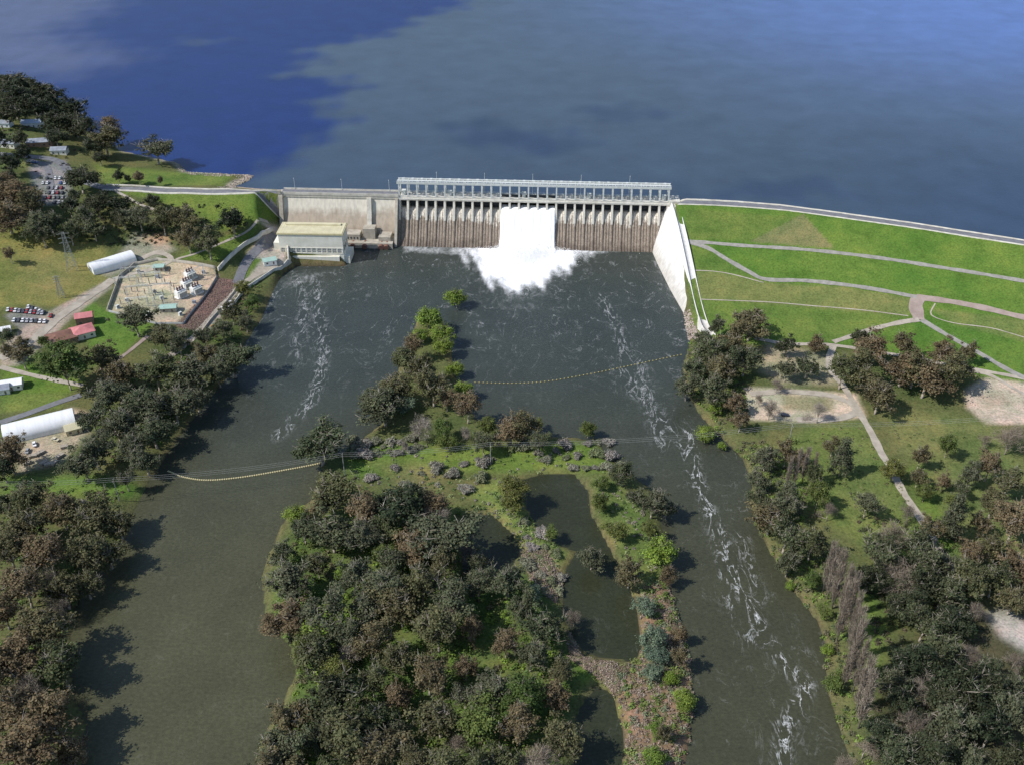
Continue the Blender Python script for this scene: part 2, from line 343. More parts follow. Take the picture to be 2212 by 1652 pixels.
Q=np.stack([idx[:-1,:-1],idx[:-1,1:],idx[1:,1:],idx[1:,:-1]],-1).reshape(-1,4)
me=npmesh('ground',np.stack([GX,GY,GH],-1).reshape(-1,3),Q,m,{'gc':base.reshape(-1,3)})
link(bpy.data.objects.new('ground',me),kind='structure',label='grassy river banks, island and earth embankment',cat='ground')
# ------------------------------------------------------------ river
def ridge(nt,n_,wd):
    s1=N(nt,'ShaderNodeMath',operation='SUBTRACT'); nt.links.new(n_,s1.inputs[0]); s1.inputs[1].default_value=.5
    s2=N(nt,'ShaderNodeMath',operation='ABSOLUTE'); nt.links.new(s1.outputs[0],s2.inputs[0])
    mr2=N(nt,'ShaderNodeMapRange'); nt.links.new(s2.outputs[0],mr2.inputs[0]); mr2.inputs[1].default_value=wd; mr2.inputs[2].default_value=0; mr2.inputs[3].default_value=0; mr2.inputs[4].default_value=1
    return mr2.outputs[0]
def mul(nt,a,b):
    m1=N(nt,'ShaderNodeMath',operation='MULTIPLY'); nt.links.new(a,m1.inputs[0]); nt.links.new(b,m1.inputs[1]); return m1.outputs[0]
def addn(nt,a,b):
    m1=N(nt,'ShaderNodeMath',operation='ADD',use_clamp=True); nt.links.new(a,m1.inputs[0]); nt.links.new(b,m1.inputs[1]); return m1.outputs[0]
def watermat(name,bstr,bscale,rough,foam=False):
    m,nt,bs=nmat(name)
    at=N(nt,'ShaderNodeAttribute',attribute_name='wc')
    n1=noise(nt,.03,6,.65,pos(nt)); 
    o=mixc(nt,1.0,at.outputs['Color'],ramp(nt,n1,[(.3,.86),(.7,1.14)]),'MULTIPLY')
    n4=noise(nt,.5,5,.75,pos(nt,(1,1.5,1)))
    o=mixc(nt,1.0,o,ramp(nt,n4,[(.35,.8 if foam else .93),(.65,1.25 if foam else 1.07)]),'MULTIPLY')
    bs.inputs['Roughness'].default_value=rough; bs.inputs['IOR'].default_value=1.33
    nb=noise(nt,bscale,5,.65,pos(nt,(1,1.6,1)))
    if foam:
        fa=N(nt,'ShaderNodeAttribute',attribute_name='foam')
        nf=noise(nt,.17,10,.74,pos(nt,(1,.6,1)),dist=.6)
        a=N(nt,'ShaderNodeMath',operation='SUBTRACT'); nt.links.new(fa.outputs['Fac'],a.inputs[0]); nt.links.new(nf,a.inputs[1])
        mr=N(nt,'ShaderNodeMapRange'); mr.interpolation_type='SMOOTHSTEP'; nt.links.new(a.outputs[0],mr.inputs[0]); mr.inputs[1].default_value=-.20; mr.inputs[2].default_value=.58
        st=N(nt,'ShaderNodeAttribute',attribute_name='streak')
        g=ramp(nt,noise(nt,.12,6,.75,pos(nt)),[(.46,0.0),(.68,1.0)])
        t1=mul(nt,mul(nt,ridge(nt,noise(nt,.045,6,.6,pos(nt,(1,.5,1)),dist=1.5),.011),st.outputs['Fac']),g)
        fl=N(nt,'ShaderNodeAttribute',attribute_name='filament')
        qg=ramp(nt,noise(nt,.3,6,.7,pos(nt)),[(.38,0.0),(.6,1.0)])
        t2=mul(nt,mul(nt,ridge(nt,noise(nt,.16,7,.62,pos(nt,(1,.35,1)),dist=1.0),.030),fl.outputs['Fac']),qg)
        tot=addn(nt,addn(nt,mr.outputs[0],t1),t2)
        o=mixc(nt,tot,o,(.95,.95,.96))
        rr=N(nt,'ShaderNodeMapRange'); nt.links.new(tot,rr.inputs[0]); rr.inputs[3].default_value=rough; rr.inputs[4].default_value=.9
        nt.links.new(rr.outputs[0],bs.inputs['Roughness'])
    nt.links.new(o,bs.inputs['Base Color']); bump(nt,bs,nb,bstr,.5)
    return m
rx=np.arange(-420,520,1.8); ry=np.concatenate([np.arange(-300,150,25.0),np.arange(150,700,1.8)])
RX,RY=np.meshgrid(rx,ry)
wc=np.zeros(RX.shape+(3,)); t=sstep(560,300,RY)[...,None]
wc[:]=np.array((.038,.047,.042))*(1-t)+np.array((.050,.052,.031))*t
tl=(sstep(-20,-120,RX)*sstep(460,280,RY))[...,None]; wc=wc*(1-tl)+np.array((.066,.066,.036))*tl
for p in ponds: 
    mm=sstep(-4,2,sdf(RX,RY,p))[...,None]; wc=wc*(1-mm)+np.array((.030,.034,.018))*mm
foam=np.zeros(RX.shape)
def fpoly(px,val,soft):
    global foam
    foam=np.maximum(foam,val*sstep(-soft,soft*.8,sdf(RX,RY,Pn(px))))
core=Pn([(1072,515),(1208,515),(1218,538),(1198,560),(1168,578),(1130,600),(1112,604),(1090,585),(1066,560),(1052,540)])
sd0=sdf(RX,RY,core); wob=4*np.sin(RX*.33+1)+3*np.sin(RX*.71+RY*.2); foam=np.clip(1.25+(sd0+wob*(sd0<-3))/24,0,1.35)
fpoly([(1000,520),(1290,526),(1300,548),(1230,566),(1040,564),(990,548)],.68,14)
fpoly([(865,526),(1340,532),(1350,545),(1230,556),(1000,554),(865,546)],.52,9)
fpoly([(960,545),(1300,550),(1280,600),(1200,670),(1115,720),(1030,670),(970,610)],.35,34)
fpoly([(598,605),(640,585),(745,578),(700,600),(620,630),(590,625)],.42,16)
fpoly([(1395,548),(1415,552),(1470,655),(1455,655)],.42,6)
fpoly([(900,590),(1380,590),(1400,740),(1250,850),(960,800)],.26,60)  # low foam levels here and below also paint a silvery sheen
fpoly([(590,590),(1400,570),(1450,760),(520,780)],.21,50)
fil=np.zeros(RX.shape)
for pl,val,wd in [([(1485,930),(1500,1010),(1540,1120),(1600,1270),(1650,1370),(1700,1440),(1745,1480),(1720,1530),(1692,1570),(1690,1640)],.85,2.8),([(1340,800),(1400,870),(1470,950),(1510,1060)],.5,3.2),([(700,740),(690,820),(670,870),(600,940)],.6,3.5),([(680,600),(690,680),(700,760)],.5,4),([(1535,1120),(1560,1190),(1570,1280),(1620,1380)],.5,3),([(600,620),(560,680),(540,720)],.5,4),([(1380,780),(1410,900),(1430,960)],.45,4),([(1300,640),(1340,720),(1370,850)],.5,4),([(640,600),(660,660),(640,760)],.45,4),([(1600,1150),(1615,1230),(1640,1290)],.5,3)]:
    fil=np.maximum(fil,val*np.exp(-(segdist(RX,RY,Pn(pl),False)/wd)**2))
streak=.03+.30*sstep(430,560,RY)+.10*np.exp(-((RX-120)/60)**2)
ny,nx=RX.shape; idx=np.arange(ny*nx).reshape(ny,nx)
Q=np.stack([idx[:-1,:-1],idx[:-1,1:],idx[1:,1:],idx[1:,:-1]],-1).reshape(-1,4)
me=npmesh('river_water',np.stack([RX,RY,RX*0],-1).reshape(-1,3),Q,watermat('river_water',.45,.5,.28,True),{'wc':wc.reshape(-1,3),'foam':foam.ravel(),'streak':streak.ravel(),'filament':fil.ravel()})
link(bpy.data.objects.new('river_water',me),kind='structure',label='dark brown river with white foam below the spillway',cat='water')
# ------------------------------------------------------------ lake
lx=np.array(sorted(geo(-760,-9000,16)+list(np.arange(-760,760,7.0))+geo(760,9000,16)))
fr_x=np.array([-9000,-330,D0[0]-6,DW(0,2.6)[0],DW(DL,2.6)[0]]+list((crest[:,0]+.5))+[9000.0]); fr_y=np.array([690,690,690,DW(0,2.6)[1],DW(DL,2.6)[1]]+list(crest[:,1]+4)+[crest[-1,1]-2000.0])
fy=np.interp(lx,fr_x,fr_y); rows=np.concatenate([np.arange(0,760,7.0),760+(np.linspace(0,1,16)[1:]**3)*20000])
LX=np.repeat(lx[None],len(rows),0); LY=fy[None]+rows[:,None]
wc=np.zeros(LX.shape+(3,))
GREY=np.array((.055,.083,.122)); BLUE=np.array((.008,.026,.12)); PALE=np.array((.11,.13,.20)); VIO=np.array((.085,.15,.36))  # turbid grey base; other tones paint cloud shadow and sky reflection
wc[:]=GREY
def lp(px,colr,soft,st=1.0):  # blends one painted cloud patch into the lake colour
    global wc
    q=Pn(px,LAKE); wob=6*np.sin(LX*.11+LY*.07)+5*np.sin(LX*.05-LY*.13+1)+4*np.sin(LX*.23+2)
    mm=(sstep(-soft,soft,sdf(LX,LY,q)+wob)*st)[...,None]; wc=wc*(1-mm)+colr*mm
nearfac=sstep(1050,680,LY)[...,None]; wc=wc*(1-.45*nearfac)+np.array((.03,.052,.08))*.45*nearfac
rt=(sstep(60,620,LX)*sstep(700,1250,LY))[...,None]; wc=wc*(1-rt)+VIO*rt  # sky reflection painted as a violet lightening towards far right
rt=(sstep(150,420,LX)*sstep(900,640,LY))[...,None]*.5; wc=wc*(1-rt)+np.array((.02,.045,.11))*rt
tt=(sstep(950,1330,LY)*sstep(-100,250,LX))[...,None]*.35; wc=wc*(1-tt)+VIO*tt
lp([(1005,-60),(1003,12),(900,40),(850,72),(720,97),(660,105),(690,128),(610,160),(740,172),(772,188),(690,220),(715,250),(745,262),(650,330),(560,380),(350,420),(-600,420),(-600,-60)],BLUE,22)  # cloud shadow painted as deep blue water
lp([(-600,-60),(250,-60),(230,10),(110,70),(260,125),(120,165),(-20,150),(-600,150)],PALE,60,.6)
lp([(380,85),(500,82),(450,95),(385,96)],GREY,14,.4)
DK=np.array((.02,.038,.085))  # tone of the smaller painted dark cloud patches
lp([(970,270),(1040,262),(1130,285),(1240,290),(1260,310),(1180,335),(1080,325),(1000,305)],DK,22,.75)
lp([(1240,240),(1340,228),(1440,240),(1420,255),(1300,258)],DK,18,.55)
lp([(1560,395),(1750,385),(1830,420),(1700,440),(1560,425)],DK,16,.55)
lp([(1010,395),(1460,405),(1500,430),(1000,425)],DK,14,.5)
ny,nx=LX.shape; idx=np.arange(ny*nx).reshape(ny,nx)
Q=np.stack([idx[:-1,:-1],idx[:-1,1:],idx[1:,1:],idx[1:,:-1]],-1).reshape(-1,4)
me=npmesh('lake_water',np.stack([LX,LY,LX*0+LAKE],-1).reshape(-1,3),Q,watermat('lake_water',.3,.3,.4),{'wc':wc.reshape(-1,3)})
link(bpy.data.objects.new('lake_water',me),kind='structure',label='calm blue and grey turbid lake behind the dam, cloud shadow and sky reflection painted in',cat='water')
# ------------------------------------------------------------ roads
def resample(p,step=2.5):
    p=np.asarray(p); out=[]
    q=np.vstack([2*p[0]-p[1],p,2*p[-1]-p[-2]])
    for i in range(1,len(q)-2):
        L=np.hypot(*(q[i+1]-q[i])); k=max(1,int(L/step))
        for j in range(k):
            t=j/k; a,b,c_,d=q[i-1],q[i],q[i+1],q[i+2]
            out.append(.5*((2*b)+(-a+c_)*t+(2*a-5*b+4*c_-d)*t*t+(-a+3*b-3*c_+d)*t**3))
    out.append(p[-1]); return np.array(out)
def linres(p,step=2.0):
    out=[]
    for a,b in zip(p[:-1],p[1:]):
        k=max(1,int(np.hypot(*(b-a))/step)); out+=[a+(b-a)*j/k for j in range(k)]
    out.append(p[-1]); return np.array(out)
def offs(p,o):
    t=np.gradient(p,axis=0); t/=np.linalg.norm(t,axis=1)[:,None]+1e-9
    return p+np.stack([-t[:,1],t[:,0]],1)*o
def ribbon(name,w,width,mat,lift=.18,label=None,flatz=None):
    p=resample(w); k=5
    wv=1+.10*np.sin(np.arange(len(p))*.55)+.07*np.sin(np.arange(len(p))*1.37+1) if mat is not M['asphalt'] and mat is not M['line'] else np.ones(len(p))
    rows=[p+(offs(p,1)-p)*(o*wv)[:,None] for o in np.linspace(-width/2,width/2,k)]
    V=[];
    for r in rows:
        z=hs(r[:,0],r[:,1])+lift if flatz is None else np.full(len(r),flatz)
        V.append(np.column_stack([r,z]))
    V=np.concatenate(V); m_=len(p); idx=np.arange(k*m_).reshape(k,m_)
    Q=np.stack([idx[:-1,:-1],idx[:-1,1:],idx[1:,1:],idx[1:,:-1]],-1).reshape(-1,4)[:,::-1]
    me=npmesh(name,V,Q,mat)
    link(bpy.data.objects.new(name,me),kind='structure',label=label or 'narrow gravel track across the grass',cat='road')
def wallribbon(name,w,h,th,mat,label,cat='wall',base_=-.5,topz=None,sharp=False):
    p=linres(w) if sharp else resample(w); a=offs(p,-th/2); b=offs(p,th/2); z=hs(p[:,0],p[:,1])
    tz=z+h if topz is None else np.full(len(p),topz)
    V=np.concatenate([np.column_stack([a,z+base_]),np.column_stack([a,tz]),np.column_stack([b,tz]),np.column_stack([b,z+base_])]); m_=len(p)
    idx=np.arange(4*m_).reshape(4,m_); Q=[]
    for r in range(3): Q.append(np.stack([idx[r,:-1],idx[r+1,:-1],idx[r+1,1:],idx[r,1:]],-1))
    Q=np.concatenate(Q+[np.array([[idx[0,0],idx[3,0],idx[2,0],idx[1,0]],[idx[0,-1],idx[1,-1],idx[2,-1],idx[3,-1]]])])
    me=npmesh(name,V,Q,mat,smooth=False)
    return link(bpy.data.objects.new(name,me),label=label,cat=cat)
ribbon('crest_road',crest,7.5,M['asphalt'],.25,'grey asphalt road along the embankment crest')
ribbon('road_edge_line',offs(resample(crest),-3.3),.35,M['line'],.27,'painted white road edge line')
wallribbon('crest_wall',offs(resample(crest,8),5.2),1.2,.9,M['pale_concrete'],'low pale concrete parapet wall beside the crest road')
wallribbon('guard_rail',offs(resample(crest,8),-4.6),.7,.3,M['pale_concrete'],'low pale guard rail along the crest road','rail')
lr=Gp([(-60,330),(60,338),(125,348),(160,380),(225,405),(320,409),(450,414),(560,417),(612,419)])
ribbon('crest_road',lr,7,M['asphalt'],.25,'grey asphalt road leading onto the dam')
wallribbon('crest_wall',offs(resample(lr[4:],8),-4.3),1.1,.7,M['pale_concrete'],'low pale concrete parapet wall beside the approach road')
wallribbon('crest_wall',offs(resample(lr[4:],8),4.3),1.0,.5,M['pale_concrete'],'low pale concrete wall on the lake side of the road')
for pts,w_,mt,lab in [
 ([(1482,521),(1530,524),(1600,530),(1750,540),(1900,557),(2050,580),(2212,607),(2400,640)],3.2,'trackmat',None),
 ([(1490,523),(1530,536),(1570,560),(1620,588),(1655,603),(1740,606),(1820,614),(1900,626),(1980,641)],3.4,'trackmat',None),
 ([(1980,641),(2060,652),(2140,668),(2212,685),(2400,725)],5,'pinkroad','pinkish gravel road on the embankment'),
 ([(1985,640),(1978,660),(1985,690)],8,'pinkroad','widened pink gravel junction on the embankment'),
 ([(1985,690),(1940,697),(1880,712),(1800,738)],3.8,'lightroad','pale gravel road down the embankment'),
 ([(1990,690),(2040,720),(2120,765),(2212,815),(2400,900)],3.6,'trackmat',None),
 ([(1486,583),(1560,588),(1650,610)],.8,'lightroad','thin pale drain line across grass'),
 ([(1512,646),(1700,655),(1850,668),(1962,682)],.8,'lightroad','thin pale drain line across grass'),
 ([(2020,655),(2012,680),(2060,697),(2140,708),(2212,728)],.8,'lightroad','thin pale drain line across grass'),
 ([(1630,730),(1700,742),(1800,745),(1960,770),(2120,800),(2230,820)],3.2,'lightroad','pale gravel road at the foot of the embankment'),
 ([(1800,745),(1790,790),(1820,830),(1850,880),(1880,930),(1905,980),(1920,1003),(1950,1060),(1990,1120),(2040,1200),(2090,1260)],4.0,'lightroad','pale gravel road through the parkland'),
 ([(1620,850),(1700,845),(1800,855),(1850,885),(1800,905),(1720,905)],4.5,'lightroad','sandy loop road beside the river'),
 ([(2090,800),(2140,810),(2212,850),(2300,880)],2.5,'lightroad','pale gravel track beside bare earth'),
 ([(250,413),(300,440),(340,455)],2.2,'lightroad','narrow pale footpath'),
 ([(245,603),(200,635),(150,668),(110,700),(70,735),(0,775)],6,'lightroad','pinkish gravel road past the houses'),
 ([(300,560),(340,545),(370,560),(330,580),(290,590),(245,603)],4,'lightroad','pale gravel yard road'),
 ([(345,782),(400,745),(440,705),(480,660),(520,618),(560,590),(605,572),(625,558)],4.2,'lightroad','pale riverside road'),
 ([(512,612),(525,580),(545,550),(575,525),(600,510)],6.5,'asphalt','grey asphalt ramp to the power station'),
 ([(380,560),(430,545),(490,520),(540,495),(580,480)],1.6,'lightroad','narrow pale footpath'),
 ([(0,912),(60,892),(120,870),(175,852)],4.5,'asphalt','grey asphalt road past the sheds'),
 ([(0,792),(80,812),(180,832)],3.5,'lightroad','pale gravel driveway'),
 ([(215,800),(270,765),(320,725)],2.5,'pinkroad','pink gravel footpath on grass'),
 ([(60,345),(100,360),(110,400),(125,440)],5,'asphalt','grey asphalt car park lane')]:
    ribbon('gravel_road' if mt!='asphalt' else 'side_road',Gp(pts),w_,M[mt],.2 if w_>1.5 else .14,lab)
wallribbon('retaining_wall',Gp([(233,672),(258,600),(292,572),(340,562),(466,580)]),2.2,.5,M['concrete'],'pale concrete retaining wall around the switchyard',sharp=True)
wallribbon('retaining_wall',Gp([(472,585),(495,560),(530,530),(565,508),(590,497)]),3.0,.8,M['pale_concrete'],'pale concrete retaining wall beside the ramp')
wallribbon('retaining_wall',Gp([(521,608),(436,719)]),1.2,.6,M['concrete'],'low concrete wall beside the riverside road',sharp=True)
wallribbon('retaining_wall',Gp([(628,558),(605,582),(570,600),(530,628),(500,665)]),2.2,.6,M['pale_concrete'],'curved concrete river wall beside the road')
wallribbon('retaining_wall',Gp([(625,568),(622,530),(606,515)]),5,1.2,M['pale_concrete'],'tall concrete wall beside the power station')
wallribbon('yard_fence',Gp([(235,673),(338,700),(398,700),(468,600),(464,582)]),1.6,.12,M['galv'],'grey mesh fence on the river side of the switchyard','fence',sharp=True)
# ------------------------------------------------------------ dam
dam=thing('concrete_dam',(D0[0],D0[1],0),DANG,'long stained concrete gravity dam with gated spillway','dam')
NB=29; BW=SPL/NB
prof=[(6,22.8),(1.5,23.4),(-1.0,23.1),(-3.2,21.2),(-5.5,17.2),(-9,11.2),(-13.5,5),(-19,0),(-23,-4)]
cols=[]
for i in range(NB):
    s0=SP0+i*BW
    for o,r in [(0,1.1),(.9,1.1),(1.0,0),(2.2,0),(2.3,.5),(2.9,.5),(3.0,0),(4.4,0),(4.5,.5),(5.1,.5),(5.2,0),(BW-.75,0),(BW-.65,1.1)]: cols.append((s0+o,r))
V=[];
for s_,r in cols:
    for j,(d,z) in enumerate(prof):
        rr=r if j>=3 else 0
        V.append((s_,d-rr*.8,z-rr*.3 if j>3 else z))
nc=len(cols); npf=len(prof); idx=np.arange(nc*npf).reshape(nc,npf)
Q=np.stack([idx[:-1,:-1],idx[:-1,1:],idx[1:,1:],idx[1:,:-1]],-1).reshape(-1,4)
link(bpy.data.objects.new('spillway_wall',npmesh('spillway_wall',V,Q,M['spillface'],smooth=False)),dam,label='ribbed dark water-stained concrete spillway face')
mb=MB(); mb.prism_x([(8.5,12),(8.5,31),(-2.2,31),(-2.6,28.5),(-4.2,24.5),(-7.2,16),(-4,14)],-.75,.75); pierme=mb.mesh('pier',M['pale_concrete'])
for i in range(NB+1):
    o=part('pier',pierme,None,dam); o.location=(SP0+i*BW+(.75 if i==0 else (-.75 if i==NB else 0)),0,0)
mb=MB(); w_=BW-1.6; mb.box(-w_/2,w_/2,3.0,3.5,0,6.6)
for z in (.6,2.2,3.8,5.4): mb.box(-w_/2,w_/2,2.6,2.998,z,z+.4)
gme=mb.mesh('gate',M['darksteel'])
op0=int(round((1078-860)/583*NB)); op1=int(round((1200-860)/583*NB))
for i in range(NB):
    o=part('gate',gme,None,dam); o.location=(SP0+(i+.5)*BW,0,23.5 if not (op0<=i<op1) else 27.2)
mb=MB(); mb.box(SP0,DL,-2.6,-.6,30.0,31.0-.004+.0); mb.box(SP0,DL,-.6,5.2,31.0,31.9); mb.box(SP0,DL,5.2,9.2,30.6,31.95); part('deck',mb,M['pale_concrete'],dam)
for a,b,zz in ((-2.6,-2.35,31),(-.62,-.4,31.91),(9.0,9.25,31.96)):
    mb=MB(); mb.box(SP0,DL,a,b,zz,zz+.25); mb.box(SP0,DL,a,b,zz+.9,zz+1.05)
    k=int(SPL/2.3)
    for i in range(k+1): x=SP0+i*SPL/k; mb.box(x-.06,x+.06,a+.02,b-.02,zz+.25,zz+.9)
    part('railing',mb,M['steel'],dam)
GT=43.2
mb=MB()
for d in (-.2,7.6):
    mb.box(SP0-1,DL+1,d,d+1.0,GT-1.5,GT)
for i in range(NB*2+1):
    x=SP0+i*SPL/(NB*2); mb.box(x-.2,x+.2,.8,7.6,GT-1.2,GT-.3)
mb.box(SP0-1,DL+1,2.4,4.4,GT+.002,GT+.12)
for i in range(NB):
    x=SP0+(i+.5)*BW; mb.box(x-.9,x+.9,4.8,6.8,GT-.3,GT+.9); mb.box(x-2.2,x-1.5,1.0,1.9,GT-.3,GT+.6)
gan=part('gantry',mb,M['steel'],dam)
mb=MB(); mb.box(-.5,.5,-.0,.8,31.9,GT-1.5); mb.box(-.42,.42,7.7,8.5,31.95,GT-1.5); mb.box(-.2,.2,.8,7.7,36.5,36.9)
mb.prism_x([(.8,GT-3.2),(.8,GT-2.4),(1.9,GT-1.2),(2.5,GT-1.2)],-.2,.2)
cme=mb.mesh('column',M['steel'])
for i in range(NB+1):
    o=part('column',cme,None,gan); o.location=(SP0+i*BW+(.4 if i==0 else (-.4 if i==NB else 0)),0,0)
mb=MB()
for zz in (GT+.15,GT+.65,GT+1.1):
    mb.box(SP0-1,DL+1,-.16,-.06,zz,zz+.09)
for i in range(NB*2+1):
    x=SP0+i*SPL/(NB*2); mb.box(x-.06,x+.06,-.15,-.07,GT,GT+1.1)
part('handrail',mb,M['steel'],gan)
for i in (0,5,13,20,28):
    mb=MB(); x=SP0+(i+.5)*BW; mb.box(x-1.4,x+1.4,2.6,5.6,32,35.2); mb.box(x-1.6,x+1.6,2.4,5.8,35.2,35.5); part('hoist_cabin',mb,M['steel'],dam)
for i in range(9):
    x=SP0-80+i*36.0
    mb=MB(); yy=8.6 if x>SP0 else 6.4; tz=GT+5 if x>SP0 else 42
    if x<DL: mb.tube((x,yy,32),(x,yy,tz),.16,.1,6); mb.box(x-.1,x+.1,yy-1.6,yy,tz,tz+.15); part('lamp_post',mb,M['steel'],dam)
# non-overflow section
mb=MB(); mb.prism_x([(7,-4),(7,33),(-1.6,33),(-1.6,30.4),(-.9,29.9),(-4.5,18),(-10,4),(-13,-4)],-3,SP0-.002); part('dam_wall',mb,M['damface'],dam,label='cream concrete wall stained brown lower down')
mb=MB(); mb.box(-4,SP0-.01,-2.0,-1.603,32.2,34.2); mb.box(-4,SP0-.01,6.6,7.003,33.003,34.0); part('parapet',mb,M['pale_concrete'],dam)
mb=MB(); mb.box(-4,SP0,-1.2,6.2,33.004,33.1); part('roadway',mb,M['asphalt'],dam)
mb=MB(); mb.prism_x([(-1.0,31),(-3.0,31),(-6.2,20),(-14,1),(-9,1)],SP0-24,SP0-20.5); part('buttress',mb,M['pale_concrete'],dam)
mb=MB(); mb.prism_x([(6,-2),(6,32.8),(-2.5,32.8),(-3.5,30),(-8,14),(-15,2),(-15,-2)],-6,-3.01); mb.box(-6.4,-4.05,-3.0,-1.7,32.8,35.6); part('end_buttress',mb,M['concrete'],dam)
mb=MB(); mb.prism_x([(-.5,31.2),(-3.6,31),(-21,2),(-21,-2),(0,-2)],SP0-2.2,SP0-.3); part('divider_wall',mb,M['concrete'],dam)
mb=MB(); mb.box(SP0-40,SP0-3,-24,-9,-2,4.2); mb.box(SP0-38,SP0-28,-20,-11,4.2,9); mb.box(SP0-14,SP0-5,-20,-10,4.2,7.5); mb.box(SP0-26,SP0-17,-17,-9,4.2,12.5); part('outlet_platform',mb,M['concrete'],dam)
for x in (SP0-11.5,SP0-7.5,SP0-33,SP0-24):
    mb=MB(); mb.tube((x,-19,3.0),(x,-26,1.6),1.6,2.0,14); part('outlet_pipe',mb,M['brownroof'],dam)
for i in range(4):
    mb=MB(); x=SP0-37+i*2.4; mb.box(x-.5,x+.5,-20.15,-20.002,5.5,7.2); part('window',mb,M['glass'],dam)
mb=MB(); mb.box(DL+.02,DL+8,-4,9,10,33.4); mb.box(DL+.02,DL+7.6,-4.4,-4.003,30,34.2); part('end_block',mb,M['pale_concrete'],dam)
# training wall with construction lifts
stn=[(672,117.0,33.0,104.0),(650,117.5,31.5,104.2),(630,118.2,27.5,105.5),(610,118.8,22.5,107.5),(590,119.3,17,109.5),(572,119.8,11.5,112),(560,120,8.5,113.6),(545,120.3,6.5,116.5),(530,121.0,5.0,118.0),(520,124,4.2,121.5)]
ky=np.array([q[0] for q in stn][::-1],float); yy_=np.arange(672,519,-4.0)
ip=lambda k_,y: np.interp(y,ky,np.array([q[k_] for q in stn][::-1],float))
V=[]
for n_,y in enumerate(yy_):
    xt,zt,xb=ip(1,y),ip(2,y),ip(3,y); row=[(xb-1.5,y,-4),(xb,y,0)]
    for k in range(1,9):
        f=k/8; zc=zt*f; xc=xb+(xt-xb)*f; row+= [(xc-.12,y,zc-.01),(xc+.04,y,zc+.01)]
    row+=[(xt+.2,y,zt+1.0),(xt+.7,y,zt+1.0),(xt+.71,y,zt+.05),(xt+4.6,y,zt+.05),(xt+4.61,y,zt+.9),(xt+5.1,y,zt+.9),(xt+5.2,y,-4)]
    V+=row
k=len(row); idx=np.arange(len(V)).reshape(-1,k); Q=np.stack([idx[:-1,:-1],idx[1:,:-1],idx[1:,1:],idx[:-1,1:]],-1).reshape(-1,4)
e=thing('training_wall',(0,0,0),0,'white sloping concrete training wall beside the spillway','wall')
link(bpy.data.objects.new('wall',npmesh('wall',V,Q[:, ::-1],M['whiteconc'],smooth=False)),e)
mb=MB(); mb.add(row,[tuple(range(len(row)))]); part('end_face',mb,M['whiteconc'],e)
def rockpile(name,pts,nr,rmin,rmax,mat,label):
    V=[];Fc=[]
    pp=Gp(pts)
    x0,y0=pp.min(0);x1,y1=pp.max(0); cnt=0; rs=random.Random(5)
    while cnt<nr:
        x=rs.uniform(x0,x1);y=rs.uniform(y0,y1)
        if not inside(np.array([x]),np.array([y]),pp)[0]: 
            continue
        z=float(hs(x,y)); r=rs.uniform(rmin,rmax); o=len(V)
        for (a,b,c_) in [(1,0,0),(-1,0,0),(0,1,0),(0,-1,0),(0,0,1),(0,0,-1)]:
            V.append((x+a*r*rs.uniform(.6,1.3)+rs.uniform(-.3,.3)*r,y+b*r*rs.uniform(.6,1.3),z+c_*r*rs.uniform(.4,.8)))
        for q in [(0,2,4),(2,1,4),(1,3,4),(3,0,4),(2,0,5),(1,2,5),(3,1,5),(0,3,5)]: Fc.append(tuple(i+o for i in q))
        cnt+=1
    link(bpy.data.objects.new(name,npmesh(name,V,Fc,mat,smooth=False)),kind='stuff',label=label,cat='rocks')
rockpile('riprap',[(1468,668),(1488,668),(1515,728),(1485,735)],420,.6,1.3,M['rock'],'pale rock riprap at the end of the wall')
rockpile('riprap',[(378,350),(410,368),(545,372),(550,385),(495,408),(470,404),(510,384),(400,375),(370,352)],1400,.4,.9,M['rock'],'pale rock riprap along the lake shore')
rockpile('riprap',[(470,600),(520,607),(434,718),(378,704)],1500,.3,.7,M['brownrock'],'brown rock bank below the switchyard')
# ------------------------------------------------------------ falling water
s0=SP0+op0*BW+.3; s1=SP0+op1*BW-.3
m,nt,bs=nmat('white_water'); nn=noise(nt,1,6,.7,pos(nt,(1.2,1.2,.12),True)); nt.links.new(ramp(nt,nn,[(.3,(.88,.9,.93)),(.5,(.98,.98,.98))]),bs.inputs['Base Color']); bs.inputs['Roughness'].default_value=.9
bs.inputs['Specular IOR Level'].default_value=.1; M['foamw']=m
wp=[(3.4,25.7),(1.0,25.6),(-2,25.6),(-4.5,24.6),(-6.5,21.5),(-9,17),(-12.5,11),(-16.5,6),(-20,3.0),(-23,1.5),(-27,-.6)]
na=110; V=[]
ws=np.linspace(0,1,na)
fine=[]
for i in range(len(wp)-1):
    for j in range(4):
        t=j/4; fine.append((wp[i][0]*(1-t)+wp[i+1][0]*t,wp[i][1]*(1-t)+wp[i+1][1]*t))
fine.append(wp[-1])
for a in ws:
    lane=.5*math.sin(a*(op1-op0)*2*math.pi)+.3*math.sin(a*57)
    for j,(d,z) in enumerate(fine):
        q=j/len(fine); spread=0 if q<.6 else (q-.6)**1.2*14
        s_=s0+(s1-s0)*a+(a-.5)*spread*2*.6
        edge=min(a,1-a)
        am=(.15+1.6*max(0,q-.4))
        V.append((s_,d-rng.random()*am-lane*.5*(q>.2),z+rng.normal()*am*.35-(2.5 if edge<.012 else 0)-(0 if q<.6 else (abs(a-.5)*2)**3*1.2)))
k=len(fine); idx=np.arange(len(V)).reshape(-1,k); Q=np.stack([idx[:-1,:-1],idx[:-1,1:],idx[1:,1:],idx[1:,:-1]],-1).reshape(-1,4)
o=link(bpy.data.objects.new('falling_water',npmesh('falling_water',V,Q,M['foamw'])),kind='structure',label='white water pouring through the open spillway gates',cat='water')
o.location=(D0[0],D0[1],0); o.rotation_euler=(0,0,DANG)
